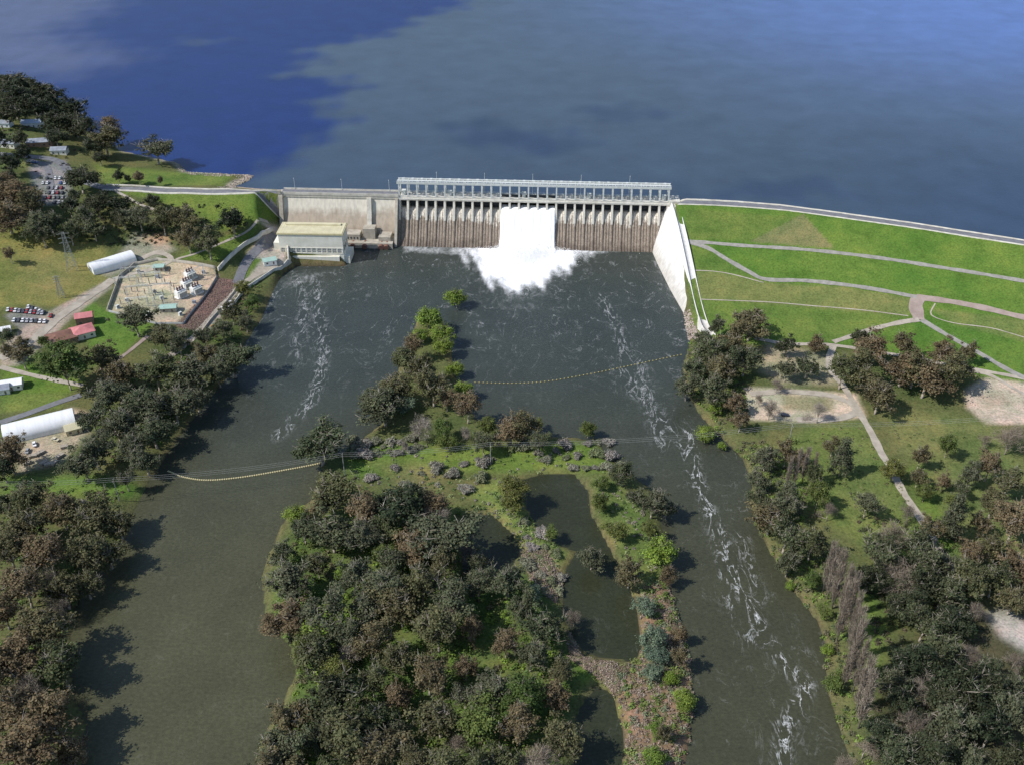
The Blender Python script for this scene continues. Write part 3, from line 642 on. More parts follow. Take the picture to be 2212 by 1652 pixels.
sc_=(s0+s1)/2; ns=24000
a=rng.normal(size=ns)*.42; dd=-19-np.abs(rng.normal(size=ns))*19; amp=np.exp(-((dd+22)/15)**2)*np.exp(-(a/.6)**2)
zz=np.abs(rng.normal(size=ns))*4.4*amp+.04; rr=rng.uniform(.05,.27,ns)
oc=np.array([(1,0,0),(-1,0,0),(0,1,0),(0,-1,0),(0,0,1),(0,0,-1)],float)
V=(np.stack([sc_+a*(s1-s0)*np.clip(1-.014*(-dd-20),.2,1),dd,zz],1)[:,None]+oc[None]*rr[:,None,None]*rng.uniform(.5,1.3,(ns,6,1))).reshape(-1,3)
tri=np.array([(0,2,4),(2,1,4),(1,3,4),(3,0,4),(2,0,5),(1,2,5),(3,1,5),(0,3,5)]); Fc=(np.arange(ns)[:,None,None]*6+tri[None]).reshape(-1,3)
o=link(bpy.data.objects.new('spray',npmesh('spray',V,Fc,M['foamw'])),kind='stuff',label='white churning spray at the foot of the spillway',cat='water')
o.location=(D0[0],D0[1],0); o.rotation_euler=(0,0,DANG)
# ------------------------------------------------------------ powerhouse
ph=thing('power_station',(-144.5,629,0),-.035,'large cream power station with flat yellow roof at the river edge','building')
w2=23; dp=18; hh=22.5
mb=MB(); mb.box(-w2,w2,0,dp,-3,hh); mb.box(-w2+4,w2-3,-2.2,-.002,-3,6.5); mb.box(-w2,w2,-.3,-.003,12.2,12.5); mb.box(-w2,w2,-.3,-.003,8.2,8.5)
for i in range(13):
    x=-w2+.6+i*(2*w2-1.2)/12; mb.box(x-.3,x+.3,-.25,-.004,8.5,12.2)
part('wall',mb,M['cream'],ph)
mb=MB(); mb.box(-w2-.9,w2+.9,-.5,dp+.9,hh,hh+1.1); rf=part('roof',mb,M['yellowtrim'],ph)
mb=MB(); mb.box(-w2-.3,w2+.3,-.1,dp+.3,hh+1.1,hh+1.35)
for i in range(24): x=-w2+i*2*w2/23; mb.box(x-.08,x+.08,-.1,dp+.3,hh+1.35,hh+1.45)
part('roof_sheet',mb,M['yellowroof'],rf)
mb=MB(); mb.box(-w2+3,w2-3,dp-5,dp-2,hh+1.45,hh+2.4); part('roof_vent',mb,M['yellowroof'],rf)
for i in range(12):
    x=-w2+.6+(i+.5)*(2*w2-1.2)/12
    for zz in (9.0,10.8):
        mb=MB(); mb.box(x-.95,x+.95,-.12,-.004,zz,zz+1.05); wi=part('window',mb,M['glass'],ph)
        mb=MB(); mb.box(x-.07,x+.07,-.16,-.121,zz,zz+1.05); mb.box(x-.95,x-.08,-.165,-.125,zz+.48,zz+.6); mb.box(x+.08,x+.95,-.165,-.125,zz+.48,zz+.6); part('frame',mb,M['whitepaint'],wi)
for i in range(4):
    x=-w2+9+i*9.2
    mb=MB(); a=[(x+1.8*math.cos(t_),1.6+1.8*math.sin(t_)) for t_ in np.linspace(0,math.pi,9)]+[(x-1.8,0),(x+1.8,0)]
    mb.add([(p,-2.23,q) for p,q in a],[tuple(range(len(a)))[::-1]]); part('draft_tube_arch',mb,M['darksteel'],ph)
for i in range(3):
    y=4+i*5; mb=MB(); mb.box(w2+.002,w2+.1,y-1.2,y+1.2,9.2,13.2); part('window',mb,M['glass'],ph)
mb=MB(); mb.box(w2,w2+4,1,dp-1,-3,5.5); mb.box(-w2-5,-w2-.002,3,dp,-1,14.5); part('annex',mb,M['cream'],ph)
# ------------------------------------------------------------ houses / sheds
def house(u,v,w,d,h,rot,wm,rm,label,cat='house',name='house',rh=1.8,hip=False):
    x,y,z,t=G(u,v); e=thing(name,(x,y,z),rot,label,cat)
    mb=MB(); mb.box(-w/2,w/2,-d/2,d/2,-1.5,h)
    if not hip: mb.add([(-w/2,-d/2,h),(-w/2,d/2,h),(-w/2,0,h+rh),(w/2,-d/2,h),(w/2,d/2,h),(w/2,0,h+rh)],[(0,2,1),(3,4,5),(0,3,5,2),(1,2,5,4)])
    part('wall',mb,M[wm],e)
    o=.5; mb=MB(); rx_=w/2-(d/2 if hip else -o); a=w/2+o;b=d/2+o
    zr=h+rh+.12; ze=h-.05
    mb.add([(-a,-b,ze),(a,-b,ze),(a,b,ze),(-a,b,ze),(-rx_,0,zr),(rx_,0,zr),(-a,-b,ze+.15),(a,-b,ze+.15),(a,b,ze+.15),(-a,b,ze+.15),(-rx_,0,zr+.15),(rx_,0,zr+.15)],
      [(6,7,11,10),(8,9,10,11),(7,8,11),(9,6,10),(0,1,7,6),(1,2,8,7),(2,3,9,8),(3,0,6,9),(0,4,5,1),(2,5,4,3),(1,5,2),(3,4,0)])
    part('roof',mb,M[rm],e)
    k=max(2,int(w/3.5))
    for i in range(k):
        xx=-w/2+(i+.5)*w/k; mb=MB()
        if i==k//2: mb.box(xx-.5,xx+.5,-d/2-.06,-d/2-.002,0,2.1); part('door',mb,M['wood'],e)
        else: mb.box(xx-.7,xx+.7,-d/2-.05,-d/2-.002,.9,2.1); part('window',mb,M['glass'],e)
    return e
def arched(u,v,L,R_,rot,label,wallh=1.5):
    x,y,z,t=G(u,v); e=thing('arched_shed',(x,y,z),rot,label,'shed')
    th=np.linspace(0,math.pi,19); pr=[(R_*math.cos(a),wallh+R_*.75*math.sin(a)) for a in th]
    pr=[(R_,-1.5)]+pr+[(-R_,-1.5)]
    V=[];st=np.linspace(-L/2,L/2,41)
    for k,s_ in enumerate(st):
        for a,b in pr: V.append((s_,a*(1+.008*(k%2)),b*(1+.008*(k%2))))
    n_=len(pr); idx=np.arange(len(V)).reshape(-1,n_); Q=np.stack([idx[:-1,:-1],idx[1:,:-1],idx[1:,1:],idx[:-1,1:]],-1).reshape(-1,4)
    link(bpy.data.objects.new('shell',npmesh('shell',V,Q,M['whitemetal'],smooth=False)),e)
    for sx in (-1,1):
        mb=MB(); mb.add([(sx*(L/2-.1),a*.99,b*.99) for a,b in pr],[tuple(range(n_))]); part('end_wall',mb,M['whitepaint'],e)
    mb=MB(); mb.box(-L/2-.05,-L/2+.02,-R_*.4,R_*.4,0,wallh+R_*.35); part('door',mb,M['greyroof'],e)
arched(243,572,30,6.0,.72,'long white arched metal shed on grass')
arched(88,925,36,7.2,.46,'large white arched metal shed beside a works yard')
house(180,722,13,11,3.6,.55,'cream','pinkroof','small house with faded pinkish red roof',hip=True)
house(185,695,10,7,5,.3,'brick','pinkroof','brick building with faded red roof and balcony')
house(135,735,16,12,3.4,.55,'brick','brownroof','house with brown tiled roof',hip=True)
house(72,272,16,9,4,.1,'whitepaint','blueroof','white house with pale blue roof among trees')
house(88,312,20,10,3.6,.2,'brick','greyroof','house with grey hipped roof among trees',hip=True)
house(20,315,14,9,3.6,-.1,'cream','greyroof','house with grey roof among trees')
house(10,272,12,8,3.5,0,'whitepaint','greyroof','small white house among trees')
house(130,330,12,8,3.5,.1,'cream','greyroof','low house with grey roof among trees')
house(28,835,11,7,3.3,.3,'cream','whitemetal','small cream building with white roof')
house(5,845,9,6,3,.3,'cream','greyroof','small cream shed beside a driveway','shed','shed')
house(160,930,8,6,3.2,.5,'yellowroof','yellowroof','small pale yellow shed in works yard','shed','shed')
house(10,720,8,6,3,.4,'cream','whitemetal','small pale hut beside car park','shed','shed')
house(583,568,9,6,3,.4,'whitepaint','greenroof','small white hut with pale green roof beside the river','shed','shed',.8)
house(345,582,7,5,3,.1,'concrete','greenroof','small hut with green roof in the switchyard','shed','shed',.6)
house(365,670,10,5.5,3,.15,'concrete','greenroof','low hut with pale green roof in the switchyard','shed','shed',.6)
house(490,668,6,2.6,2.6,.9,'whitepaint','whitemetal','white site cabin beside the river road','shed','shed',.3)
# ------------------------------------------------------------ switchyard
def transformer(u,v,rot,s=1):
    x,y,z,t=G(u,v); e=thing('power_transformer',(x,y,z),rot,'pale grey high voltage transformer on gravel','transformer','transformers in the switchyard',(s,s,s))
    mb=MB(); mb.box(-2.6,2.6,-1.5,1.5,.4,4.0); mb.box(-3.2,3.2,-2,2,-.5,.4); part('tank',mb,M['whitepaint'],e)
    for sy in (-1,1):
        mb=MB(); mb.box(-2.4,2.4,min(sy*1.6,sy*1.502),max(sy*1.6,sy*1.502),.8,3.6)
        for i in range(9): mb.box(-2.4+i*.56,-2.2+i*.56,min(sy*1.6,sy*2.6),max(sy*1.6,sy*2.6),.8,3.6)
        part('radiator',mb,M['steel'],e)
    for i in range(3):
        mb=MB(); xx=-1.6+i*1.6; mb.tube((xx,0,4),(xx,0,6.6),.3,.12,8)
        for k in range(5): mb.tube((xx,0,4.3+k*.4),(xx,0,4.45+k*.4),.45,.4,8)
        part('bushing',mb,M['brownroof'],e)
    mb=MB(); mb.tube((-2,1,4.9),(2,1,4.9),.5,.5,10); part('oil_tank',mb,M['steel'],e)
for u,v in ((392,640),(405,620),(412,600),(425,632)): transformer(u,v,.9,1.25)
def portal(u,v,w,h,rot):
    x,y,z,t=G(u,v); e=thing('switchyard_gantry',(x,y,z),rot,'grey steel lattice portal frame in the switchyard','gantry','steel portal frames in the switchyard')
    for sx in (-1,1):
        mb=MB(); X0=sx*w/2
        for a in (-.4,.4):
            for b in (-.4,.4): mb.tube((X0+a,b,-1),(X0+a*.6,b*.6,h),.07,.07,4)
        k=7
        for i in range(k):
            mb.tube((X0-.4,-.4,i*h/k),(X0+.4,-.4,(i+1)*h/k),.05,.05,4); mb.tube((X0-.4,.4,(i+1)*h/k),(X0+.4,.4,i*h/k),.05,.05,4)
        part('leg',mb,M['steel'],e)
    mb=MB()
    for b in (-.35,.35):
        mb.tube((-w/2,b,h),(w/2,b,h),.07,.07,4); mb.tube((-w/2,b,h-.8),(w/2,b,h-.8),.07,.07,4)
    k=int(w)
    for i in range(k): mb.tube((-w/2+i*w/k,-.35,h-.8*(i%2)),(-w/2+(i+1)*w/k,.35,h-.8*((i+1)%2)),.05,.05,4)
    part('beam',mb,M['steel'],e)
for u,v,w_,r in ((275,620,14,.2),(300,640,14,.25),(330,615,13,.15),(350,635,12,.25),(285,600,12,.3),(320,598,11,.1),(300,662,12,.2),(345,660,9,1.2),(430,600,9,.9)): portal(u,v,w_,random.uniform(6.5,10),r)
portme=None
for i in range(28):
    u=265+ (i%7)*18+random.uniform(-6,6); v=592+(i//7)*20+random.uniform(-6,6)
    x,y,z,t=G(u,v); e=thing('insulator_post',(x,y,z),0,'slim brown insulator on a steel post in the switchyard','insulator','insulators in the switchyard')
    if portme is None:
        mb=MB(); mb.box(-.25,.25,-.25,.25,-.5,2.4); pm=mb.mesh('stand',M['galv']); mb=MB(); mb.tube((0,0,2.4),(0,0,4.4),.28,.18,8); im=mb.mesh('insulator',M['brownroof']); portme=1
    part('stand',pm,None,e); part('insulator',im,None,e)
for u,v in [(275,650),(340,600),(320,680),(350,645),(300,588),(390,680),(440,590),(420,655),(255,665),(335,632)]:
    x,y,z,t=G(u,v); e=thing('control_cabinet',(x,y,z),random.uniform(0,1),'small grey control cabinet on a concrete plinth','cabinet','control cabinets in the switchyard')
    mb=MB(); mb.box(-1.1,1.1,-.7,.7,.2,2.3); part('case',mb,M[random.choice(['steel','greyroof','galv'])],e); mb=MB(); mb.box(-1.4,1.4,-1,1,-.4,.198); part('plinth',mb,M['pale_concrete'],e)
    mb=MB(); mb.box(-.9,.9,-.76,-.702,.4,2.1); part('door',mb,M['greyroof'],e)
def pylon(u,v,h,bw,label):
    x,y,z,t=G(u,v); e=thing('lattice_tower',(x,y,z),.3,label,'power pylon')
    mb=MB(); k=8
    def c(i,q): s_=bw*(1-.8*(i/k)**.8)/2; return (s_*(1 if q in (0,3) else -1),s_*(1 if q<2 else -1),i*h/k-.5*(i==0))
    for i in range(k):
        for q in range(4):
            mb.tube(c(i,q),c(i+1,q),.12,.11,4); mb.tube(c(i,q),c(i+1,(q+1)%4),.05,.05,4); mb.tube(c(i,(q+1)%4),c(i+1,q),.05,.05,4); mb.tube(c(i+1,q),c(i+1,(q+1)%4),.05,.05,4)
    part('lattice_frame',mb,M['galv'],e)
    for zz in (h*.72,h*.84,h*.96):
        mb=MB(); L=bw*.6
        mb.tube((-L,0,zz),(L,0,zz),.1,.1,4); mb.tube((-L,0,zz),(0,0,zz+.9),.06,.06,4); mb.tube((L,0,zz),(0,0,zz+.9),.06,.06,4); part('cross_arm',mb,M['galv'],e)
    return x,y,z
pylon(157,580,27,6.5,'tall steel lattice power pylon on grass')
pylon(133,640,15,4,'short steel lattice power pylon on grass')
# ------------------------------------------------------------ cars
mb=MB()
mb.prism_x([(-2.2,.35),(-2.25,.75),(-1.3,.95),(1.4,1.0),(2.2,.9),(2.25,.35)],-.88,.88)
mb.prism_x([(-.5,1.452),(-.35,1.5),(1.0,1.5),(1.15,1.452)],-.66,.66)
body=mb.mesh('body',M['car'])
mb=MB(); mb.add([(-.8,-1.2,.96),(.8,-1.2,.96),(.8,1.8,.98),(-.8,1.8,.98),(-.65,-.5,1.45),(.65,-.5,1.45),(.65,1.15,1.45),(-.65,1.15,1.45)],[(4,5,6,7),(0,1,5,4),(1,2,6,5),(2,3,7,6),(3,0,4,7)]); cab=mb.mesh('windows',M['glass'])
mb=MB(); mb.tube((-.11,0,0),(.11,0,0),.34,.34,12); whl=mb.mesh('wheel',M['rubber'])
CC=[(.75,.75,.75),(.7,.7,.7),(.45,.45,.47),(.06,.06,.07),(.3,.03,.03),(.05,.1,.3),(.3,.3,.32),(.1,.1,.1),(.35,.33,.28)]
def car(u,v,rot,col=None,grp='parked cars',lab=None):
    x,y,z,t=G(u,v); c_=col or random.choice(CC)
    nm='white' if c_[0]>.6 else ('red' if c_[0]>2*c_[2]+.1 else ('blue' if c_[2]>.2 and c_[0]<.1 else ('dark' if c_[0]<.2 else 'silver')))
    e=thing('parked_car',(x,y,z+.25),rot,lab or nm+' car parked on the sealed car park','car',grp)
    b=part('body',body,None,e); b.color=(*c_,1); part('windows',cab,None,e)
    for a,bb in ((-.85,-1.4),(.85,-1.4),(-.85,1.35),(.85,1.35)): w_=part('wheel',whl,None,e); w_.location=(a,bb,.34)
for i in range(11):
    if random.random()<.8: car(18+i*8.2,676+i*.8-6,.15+random.uniform(-.1,.1),random.choice(CC[:7]))
for i in range(9):
    if random.random()<.75: car(22+i*9.4,692+i*.4,.15+random.uniform(-.1,.1),random.choice(CC[:4]))
for i in range(7):
    if random.random()<.8: car(62+i*8,664+i*3.2,.15+random.uniform(-.1,.1),random.choice(CC[:6]))
for r in range(6):
    for i in range(6): 
        if random.random()<.72: car(92+i*9.5+r*1.5,386+r*10.5,.1+random.uniform(-.12,.12))
for i in range(8):
    if random.random()<.7: car(10+i*13,346+i*1.2,1.5)
car(1695,897,1.5,(.03,.04,.08),'vehicles on the river bank','dark car parked on the sandy river bank')
car(462,707,.9,(.6,.3,.08),'vehicles on the river bank','orange car beside the river road'); car(497,655,-.5,(.8,.8,.8),'vehicles on the river bank','white car beside the river road')
car(75,960,.5,(.8,.8,.8)); car(120,950,1.2,(.6,.55,.4)); car(60,975,.2,(.3,.3,.3))
for i,(u,v) in enumerate([(95,1000),(105,1003),(118,1000),(72,985),(88,978),(130,985),(140,965),(60,1000)]):
    x,y,z,t=G(u,v); e=thing('timber_stack',(x,y,z),random.uniform(0,1.5),'stack of pale timber on bearers in a works yard','timber stack','timber stacks in the works yard')
    mb=MB()
    for k in range(4):
        for j in range(6): mb.box(-2,2,-1.2+j*.4,-.85+j*.4,.25+k*.3,.48+k*.3)
    part('planks',mb,M['lightroad'],e); mb=MB(); mb.box(-1.5,-1.3,-1.2,1.2,-.3,.248); mb.box(1.3,1.5,-1.2,1.2,-.3,.248); part('bearers',mb,M['wood'],e)
# ------------------------------------------------------------ booms
def boom(px,nf,r,mt,label):
    w=resample(Pn(px),1.0); L=np.concatenate([[0],np.cumsum(np.hypot(*np.diff(w,axis=0).T))])
    e=thing('float_boom',(w[0][0],w[0][1],0),0,label,'float boom')
    q=w-w[0]; mb=MB()
    for i in range(0,len(q)-3,3): mb.tube((*q[i],.15),(*q[min(i+3,len(q)-1)],.15),.07,.07,4)
    mb.tube((*q[-4],.15),(*q[-1],.15),.07,.07,4)
    part('cable',mb,M['wood'],e)
    me=None
    for i in range(nf):
        s_=L[-1]*(i+.5)/nf; x=np.interp(s_,L,q[:,0]); y=np.interp(s_,L,q[:,1])
        if me is None:
            mb=MB(); mb.tube((-r,0,0),(-r*.5,0,0),r*.35,r*.8,8); mb.tube((-r*.5,0,0),(r*.5,0,0),r*.8,r*.8,8); mb.tube((r*.5,0,0),(r,0,0),r*.8,r*.35,8); me=mb.mesh('float',M[mt])
        o=part('float',me,None,e); o.location=(x,y,.2)
boom([(1022,825),(1100,827),(1180,823),(1280,806),(1380,785),(1475,765)],55,.42,'yellow','string of yellow floats across the river')
boom([(362,1016),(400,1030),(450,1036),(520,1030),(600,1017),(680,1002),(735,988)],80,.55,'whitefloat','string of pale yellow floats across the river channel')
# ------------------------------------------------------------ power poles + wires
poles=[]
for u,v,h in [(-120,1085,14),(258,1080,14),(745,1025,14),(1060,1002,14),(1703,960,14),(2330,925,14)]:
    x,y,z,t=G(u,v); e=thing('power_pole',(x,y,z),.1,'weathered timber power pole with cross arm','power pole','poles of the river power line')
    mb=MB(); mb.tube((0,0,-1),(0,0,h),.24,.16,8); part('pole',mb,M['wire'],e)
    mb=MB(); mb.box(-.08,.08,-1.6,1.6,h-.9,h-.7); mb.box(-.07,.07,-.9,.9,h-2.3,h-2.1); part('cross_arm',mb,M['wood'],e)
    for yy in (-1.5,0,1.5):
        mb=MB(); mb.tube((0,yy,h-.7),(0,yy,h-.35),.09,.06,6); part('insulator',mb,M['whitepaint'],e)
    poles.append((x,y,z+h))
for i in range(len(poles)-1):
    for dy in (-1.5,0,1.5):
        a=np.array(poles[i]);b=np.array(poles[i+1]); L=np.linalg.norm(b-a); mb=MB(); pv=None
        for k in range(21):
            t=k/20; p=a*(1-t)+b*t; p[2]-=4*t*(1-t)*L*.022+.35; p[1]+=dy
            if pv is not None: mb.tube(pv,p,.045,.045,4)
            pv=p
        me=mb.mesh('power_line',M['wire']); link(bpy.data.objects.new('power_line',me),label='thin overhead electricity wire strung between timber poles',cat='wire',group='wires of the river power line')
# ------------------------------------------------------------ vegetation
def quads(C,Nrm,size,asp=1.0,seed=0):
    r=np.random.default_rng(seed); n_=len(C)
    a=r.normal(size=(n_,3)); Nn=Nrm/(np.linalg.norm(Nrm,axis=1)[:,None]+1e-9)
    t=np.cross(Nn,a); t/=np.linalg.norm(t,axis=1)[:,None]+1e-9; b=np.cross(Nn,t)
    sz=(size*r.uniform(.55,1.4,n_))[:,None]; t=t*sz*.5; b=b*sz*.5*asp
    V=np.stack([C-t-b,C+t-b*.6,C+t*.8+b,C-t*.7+b*.9],1).reshape(-1,3)
    return V,np.arange(4*n_).reshape(-1,4)
def crown(seed,R_,z0,z1,ncl,nl,cr,ls,var=.3,mode='gum'):
    r=np.random.default_rng(seed); cen=[]
    ph=r.uniform(0,6.3,3)
    nlimb=r.integers(6,11); laz=r.uniform(0,6.28,nlimb); lel=r.uniform(.1,1.4,nlimb); lfr=r.uniform(.65,1.2,nlimb)
    for i in range(ncl):
        az=r.uniform(0,2*math.pi)
        if mode=='gum':
            if r.random()<.8:
                j=r.integers(0,nlimb); f=r.uniform(.4,1.0)*lfr[j]; el=lel[j]
                x=R_*.84*f*math.cos(el)*math.cos(laz[j])+r.normal()*R_*.16; y=R_*.84*f*math.cos(el)*math.sin(laz[j])+r.normal()*R_*.16
                z=z0+(z1-z0)*(.22+.62*f*math.sin(el))+r.normal()*1.4+ (z1-z0)*.12*f
            else:
                el=math.asin(r.uniform(-.1,1)); f=r.uniform(.4,1.0)
                x=R_*.85*f*math.cos(el)*math.cos(az); y=R_*.85*f*math.cos(el)*math.sin(az); z=z0+(z1-z0)*(.35+.5*f*math.sin(el))
        elif mode=='willow':
            f=r.uniform(.3,1); el=math.asin(r.uniform(-.6,1)); lob=1+.2*math.sin(2*az+ph[0])+.15*math.sin(3*az+ph[1]); x=R_*.8*f*lob*math.cos(el)*math.cos(az); y=R_*.8*f*lob*math.cos(el)*math.sin(az); z=z0+(z1-z0)*(.5+.42*f*math.sin(el))
        else:
            t=(i+.5)/ncl; rr=R_*(1-t)**.8*.8
            f=r.uniform(.5,1); x=rr*f*math.cos(az); y=rr*f*math.sin(az); z=z0+(z1-z0)*t
        cen.append((x,y,z))
    cen=np.array(cen); cs=r.uniform(.5,1.35,ncl)*cr
    cc=r.uniform(1-var,1+var,ncl)
    wgt=cs**2; k=r.choice(ncl,ncl*nl,p=wgt/wgt.sum()); dirs=r.normal(size=(len(k),3)); dirs/=np.linalg.norm(dirs,axis=1)[:,None]
    rad=np.abs(r.normal(size=len(k)))*.55+.15
    off=dirs*rad[:,None]*cs[k][:,None]*np.array([1,1,.72])
    C=cen[k]+off
    if mode=='willow': C[:,2]-=np.abs(r.normal(size=len(k)))*.8
    nrm=dirs*.7+r.normal(size=dirs.shape)*.45+np.array([-.2,-.1,.7])
    V,Fq=quads(C,nrm,ls,1.0,seed+1)
    col=np.repeat(cc[k]*r.uniform(.72,1.3,len(k)),4)
    tint=np.repeat(r.uniform(.9,1.12,len(k)),4)
    A_=np.stack([col*tint,col,col*.95],1)
    return V,Fq,A_,cen
def trunkmesh(name,cen,base_r,fork,mat,nb=12,seed=0):
    r=random.Random(seed); mb=MB(); lean=(r.uniform(-.6,.6),r.uniform(-.6,.6))
    fk=(lean[0],lean[1],fork); mb.tube((0,0,-1),(lean[0]*.5,lean[1]*.5,fork*.5),base_r*1.2,base_r*.9,7); mb.tube((lean[0]*.5,lean[1]*.5,fork*.5),fk,base_r*.9,base_r*.7,7)
    ids=list(range(len(cen))); r.shuffle(ids)
    for i in ids[:nb]:
        c_=cen[i]; m1=(fk[0]+(c_[0]-fk[0])*.45+r.uniform(-.8,.8),fk[1]+(c_[1]-fk[1])*.45+r.uniform(-.8,.8),fk[2]+(c_[2]-fk[2])*.6)
        mb.tube(fk,m1,base_r*.5,base_r*.34,5); mb.tube(m1,tuple(c_),base_r*.34,base_r*.16,5)
        for _ in range(5):
            e_=(c_[0]+r.uniform(-2.6,2.6),c_[1]+r.uniform(-2.6,2.6),c_[2]+r.uniform(.8,3.3)); mb.tube(tuple(c_),e_,base_r*.2,base_r*.07,4)
    return mb.mesh(name,mat,True)
def bare(seed,R_,H_,column=False):
    r=np.random.default_rng(seed); V=[];Fq=[];n0=0
    mb=MB(); tips=[]
    def br(p,d,L,rad,lev):
        e_=p+d*L; mb.tube(tuple(p),tuple(e_),rad,rad*.6,4 if lev else 6)
        if lev>=4: tips.append((e_,d)); return
        for i in range(4 if lev<2 else 3):
            nd=d+r.normal(size=3)*.62+np.array([0,0,.12]); nd/=np.linalg.norm(nd)
            br(p+d*L*r.uniform(.5,1),nd,L*r.uniform(.6,.82),rad*.55,lev+1)
        tips.append((e_,d))
    if column:
        mb.tube((0,0,-1),(0,0,H_*.9),.3,.06,6)
        for i in range(80):
            t=r.uniform(.05,.95); az=r.uniform(0,6.28); o=np.array([math.cos(az),math.sin(az),0])
            p=np.array([0,0,H_*t]); d=o*.30+np.array([0,0,1]); d/=np.linalg.norm(d); L=R_*2.0*(1-t*.6); e_=p+d*L; mb.tube(tuple(p),tuple(e_),.09,.03,4)
            for q in range(3): tips.append((p+d*L*r.uniform(.4,1),d))
    else: br(np.array([0,0,-1.0]),np.array([0,0,1.0]),H_*.32,.4,0)
    tp=np.array([t[0] for t in tips]); td=np.array([t[1] for t in tips])
    k=r.integers(0,len(tp),2400 if not column else 1800)
    d=td[k]+r.normal(size=(len(k),3))*(.6 if not column else .22); d/=np.linalg.norm(d,axis=1)[:,None]
    L=r.uniform(.8,2.4,len(k))[:,None]; a=tp[k]+r.normal(size=(len(k),3))*(.7 if not column else .28); b=a+d*L
    sd=np.cross(d,r.normal(size=d.shape)); sd/=np.linalg.norm(sd,axis=1)[:,None]; sd*=.05
    V=np.stack([a-sd,a+sd,b+sd*.5,b-sd*.5],1).reshape(-1,3); col=np.repeat(r.uniform(.6,1.5,len(k)),4)
    return mb,V,np.arange(4*len(k)).reshape(-1,4),np.stack([col,col,col],1)
GUM=leafmat('gum_leaves',[(0,(.145,.12,.068)),(.25,(.105,.112,.052)),(.5,(.14,.118,.064)),(.75,(.09,.106,.048)),(1,(.155,.122,.07))])
DRK=leafmat('dark_gum_leaves',[(0,(.078,.098,.05)),(.5,(.11,.118,.072)),(1,(.09,.106,.052))])
SHD=leafmat('deep_green_leaves',[(0,(.036,.05,.026)),(1,(.06,.066,.034))])
WIL=leafmat('willow_leaves',[(0,(.17,.25,.04)),(.5,(.19,.25,.045)),(1,(.13,.21,.04))])
GRN=leafmat('green_leaves',[(0,(.13,.145,.04)),(.5,(.085,.13,.035)),(1,(.15,.155,.045))])
BLU=leafmat('blue_green_leaves',[(0,(.17,.22,.15)),(1,(.13,.18,.13))])
TWG=leafmat('bare_twigs',[(0,(.22,.18,.135)),(.5,(.15,.125,.10)),(1,(.27,.235,.195))],tr=0)
PTW=leafmat('poplar_twigs',[(0,(.22,.18,.14)),(1,(.27,.225,.18))],tr=0)
SHR=leafmat('pale_shrub_leaves',[(0,(.28,.25,.24)),(.35,(.18,.21,.10)),(.6,(.3,.27,.26)),(1,(.2,.24,.1))])
BRN=leafmat('brown_leaves',[(0,(.16,.12,.07)),(1,(.175,.138,.082))])
protos={}
def hash_(k): return sum(ord(c_)*7 for c_ in k)
def mkproto(key,specs,mat,mode,trmat,fork=.28):
    L=[]
    for i,(R_,H_,ncl,nl,cr,ls) in enumerate(specs):
        V,Fq,A_,cen=crown(100+i*13+hash_(key),R_,H_*.2,H_,ncl,nl,cr,ls,.34,mode)
        L.append((npmesh('crown',V,Fq,mat,{'lc':A_},False),trunkmesh('trunk',cen,.5 if mode=='gum' else .3,H_*fork,trmat,18,i),H_,R_))
    protos[key]=L
gs=[(10,19,80,78,2.3,.58),(10,21,95,66,2.1,.55),(10,17,64,96,2.6,.58),(10,20,105,60,1.9,.55),(10,18,85,76,2.3,.58),(10,20,74,72,2.5,.56)]
mkproto('E',gs,GUM,'gum',M['bark']); mkproto('D',gs[:5],DRK,'gum',M['bark']); mkproto('K',[(a,b,c_,nl+25,e_,.58) for a,b,c_,nl,e_,f_ in gs[:3]],SHD,'gum',M['bark']); mkproto('N',gs[1:5],BRN,'gum',M['bark'])
mkproto('W',[(10,15,50,140,2.9,.64),(10,17,56,125,2.7,.6)],WIL,'willow',M['bark'],.2)
mkproto('G',[(10,20,54,140,3.0,.6),(10,24,60,125,2.8,.6)],GRN,'willow',M['bark'],.2)
mkproto('U',[(10,20,54,140,3.0,.62),(10,17,56,125,2.7,.62)],BLU,'willow',M['bark'],.2)
mkproto('C',[(10,32,60,150,2.6,.7)],DRK,'cone',M['bark'],.2)
L=[]
for i in range(4):
    mb,V,Fq,A_=bare(50+i,10,19); L.append((npmesh('crown',V,Fq,TWG,{'lc':A_},False),mb.mesh('trunk',M['bark'],True),17,10))
protos['B']=L
L=[]
for i in range(3):
    mb,V,Fq,A_=bare(80+i,2.4,24,True); L.append((npmesh('crown',V,Fq,PTW,{'lc':A_},False),mb.mesh('trunk',M['bark'],True),24,4))
protos['P']=L
shr=[]
for i in range(4):
    V,Fq,A_,cen=crown(300+i,10,1,11,26,120,3.2,1.3,.3,'willow'); shr.append(npmesh('shrub',V,Fq,SHR,{'lc':A_},False))
INFO={'E':('gum_tree','broad brown-olive river gum with pale branching trunk','tree','river gum trees'),'D':('gum_tree','broad grey-green gum tree with open crown','tree','river gum trees'),
'K':('gum_tree','dark green gum tree with dense crown','tree','dark gum trees'),'N':('brown_tree','tree with sparse olive brown foliage','tree','brown trees on the river banks'),
'W':('willow_tree','bright green willow at the water edge','tree','willow trees'),'G':('green_tree','dense yellow-green tree on grass','tree','green trees'),
'U':('wattle_tree','pale blue-green wattle on the river bank','tree','wattle trees'),'C':('conifer_tree','dark pointed conifer on grass','tree','conifers'),
'B':('bare_tree','leafless grey-brown tree with fine twigs','tree','bare trees'),'P':('poplar_tree','tall slender leafless grey poplar','tree','bare poplar row')}
ntree=0
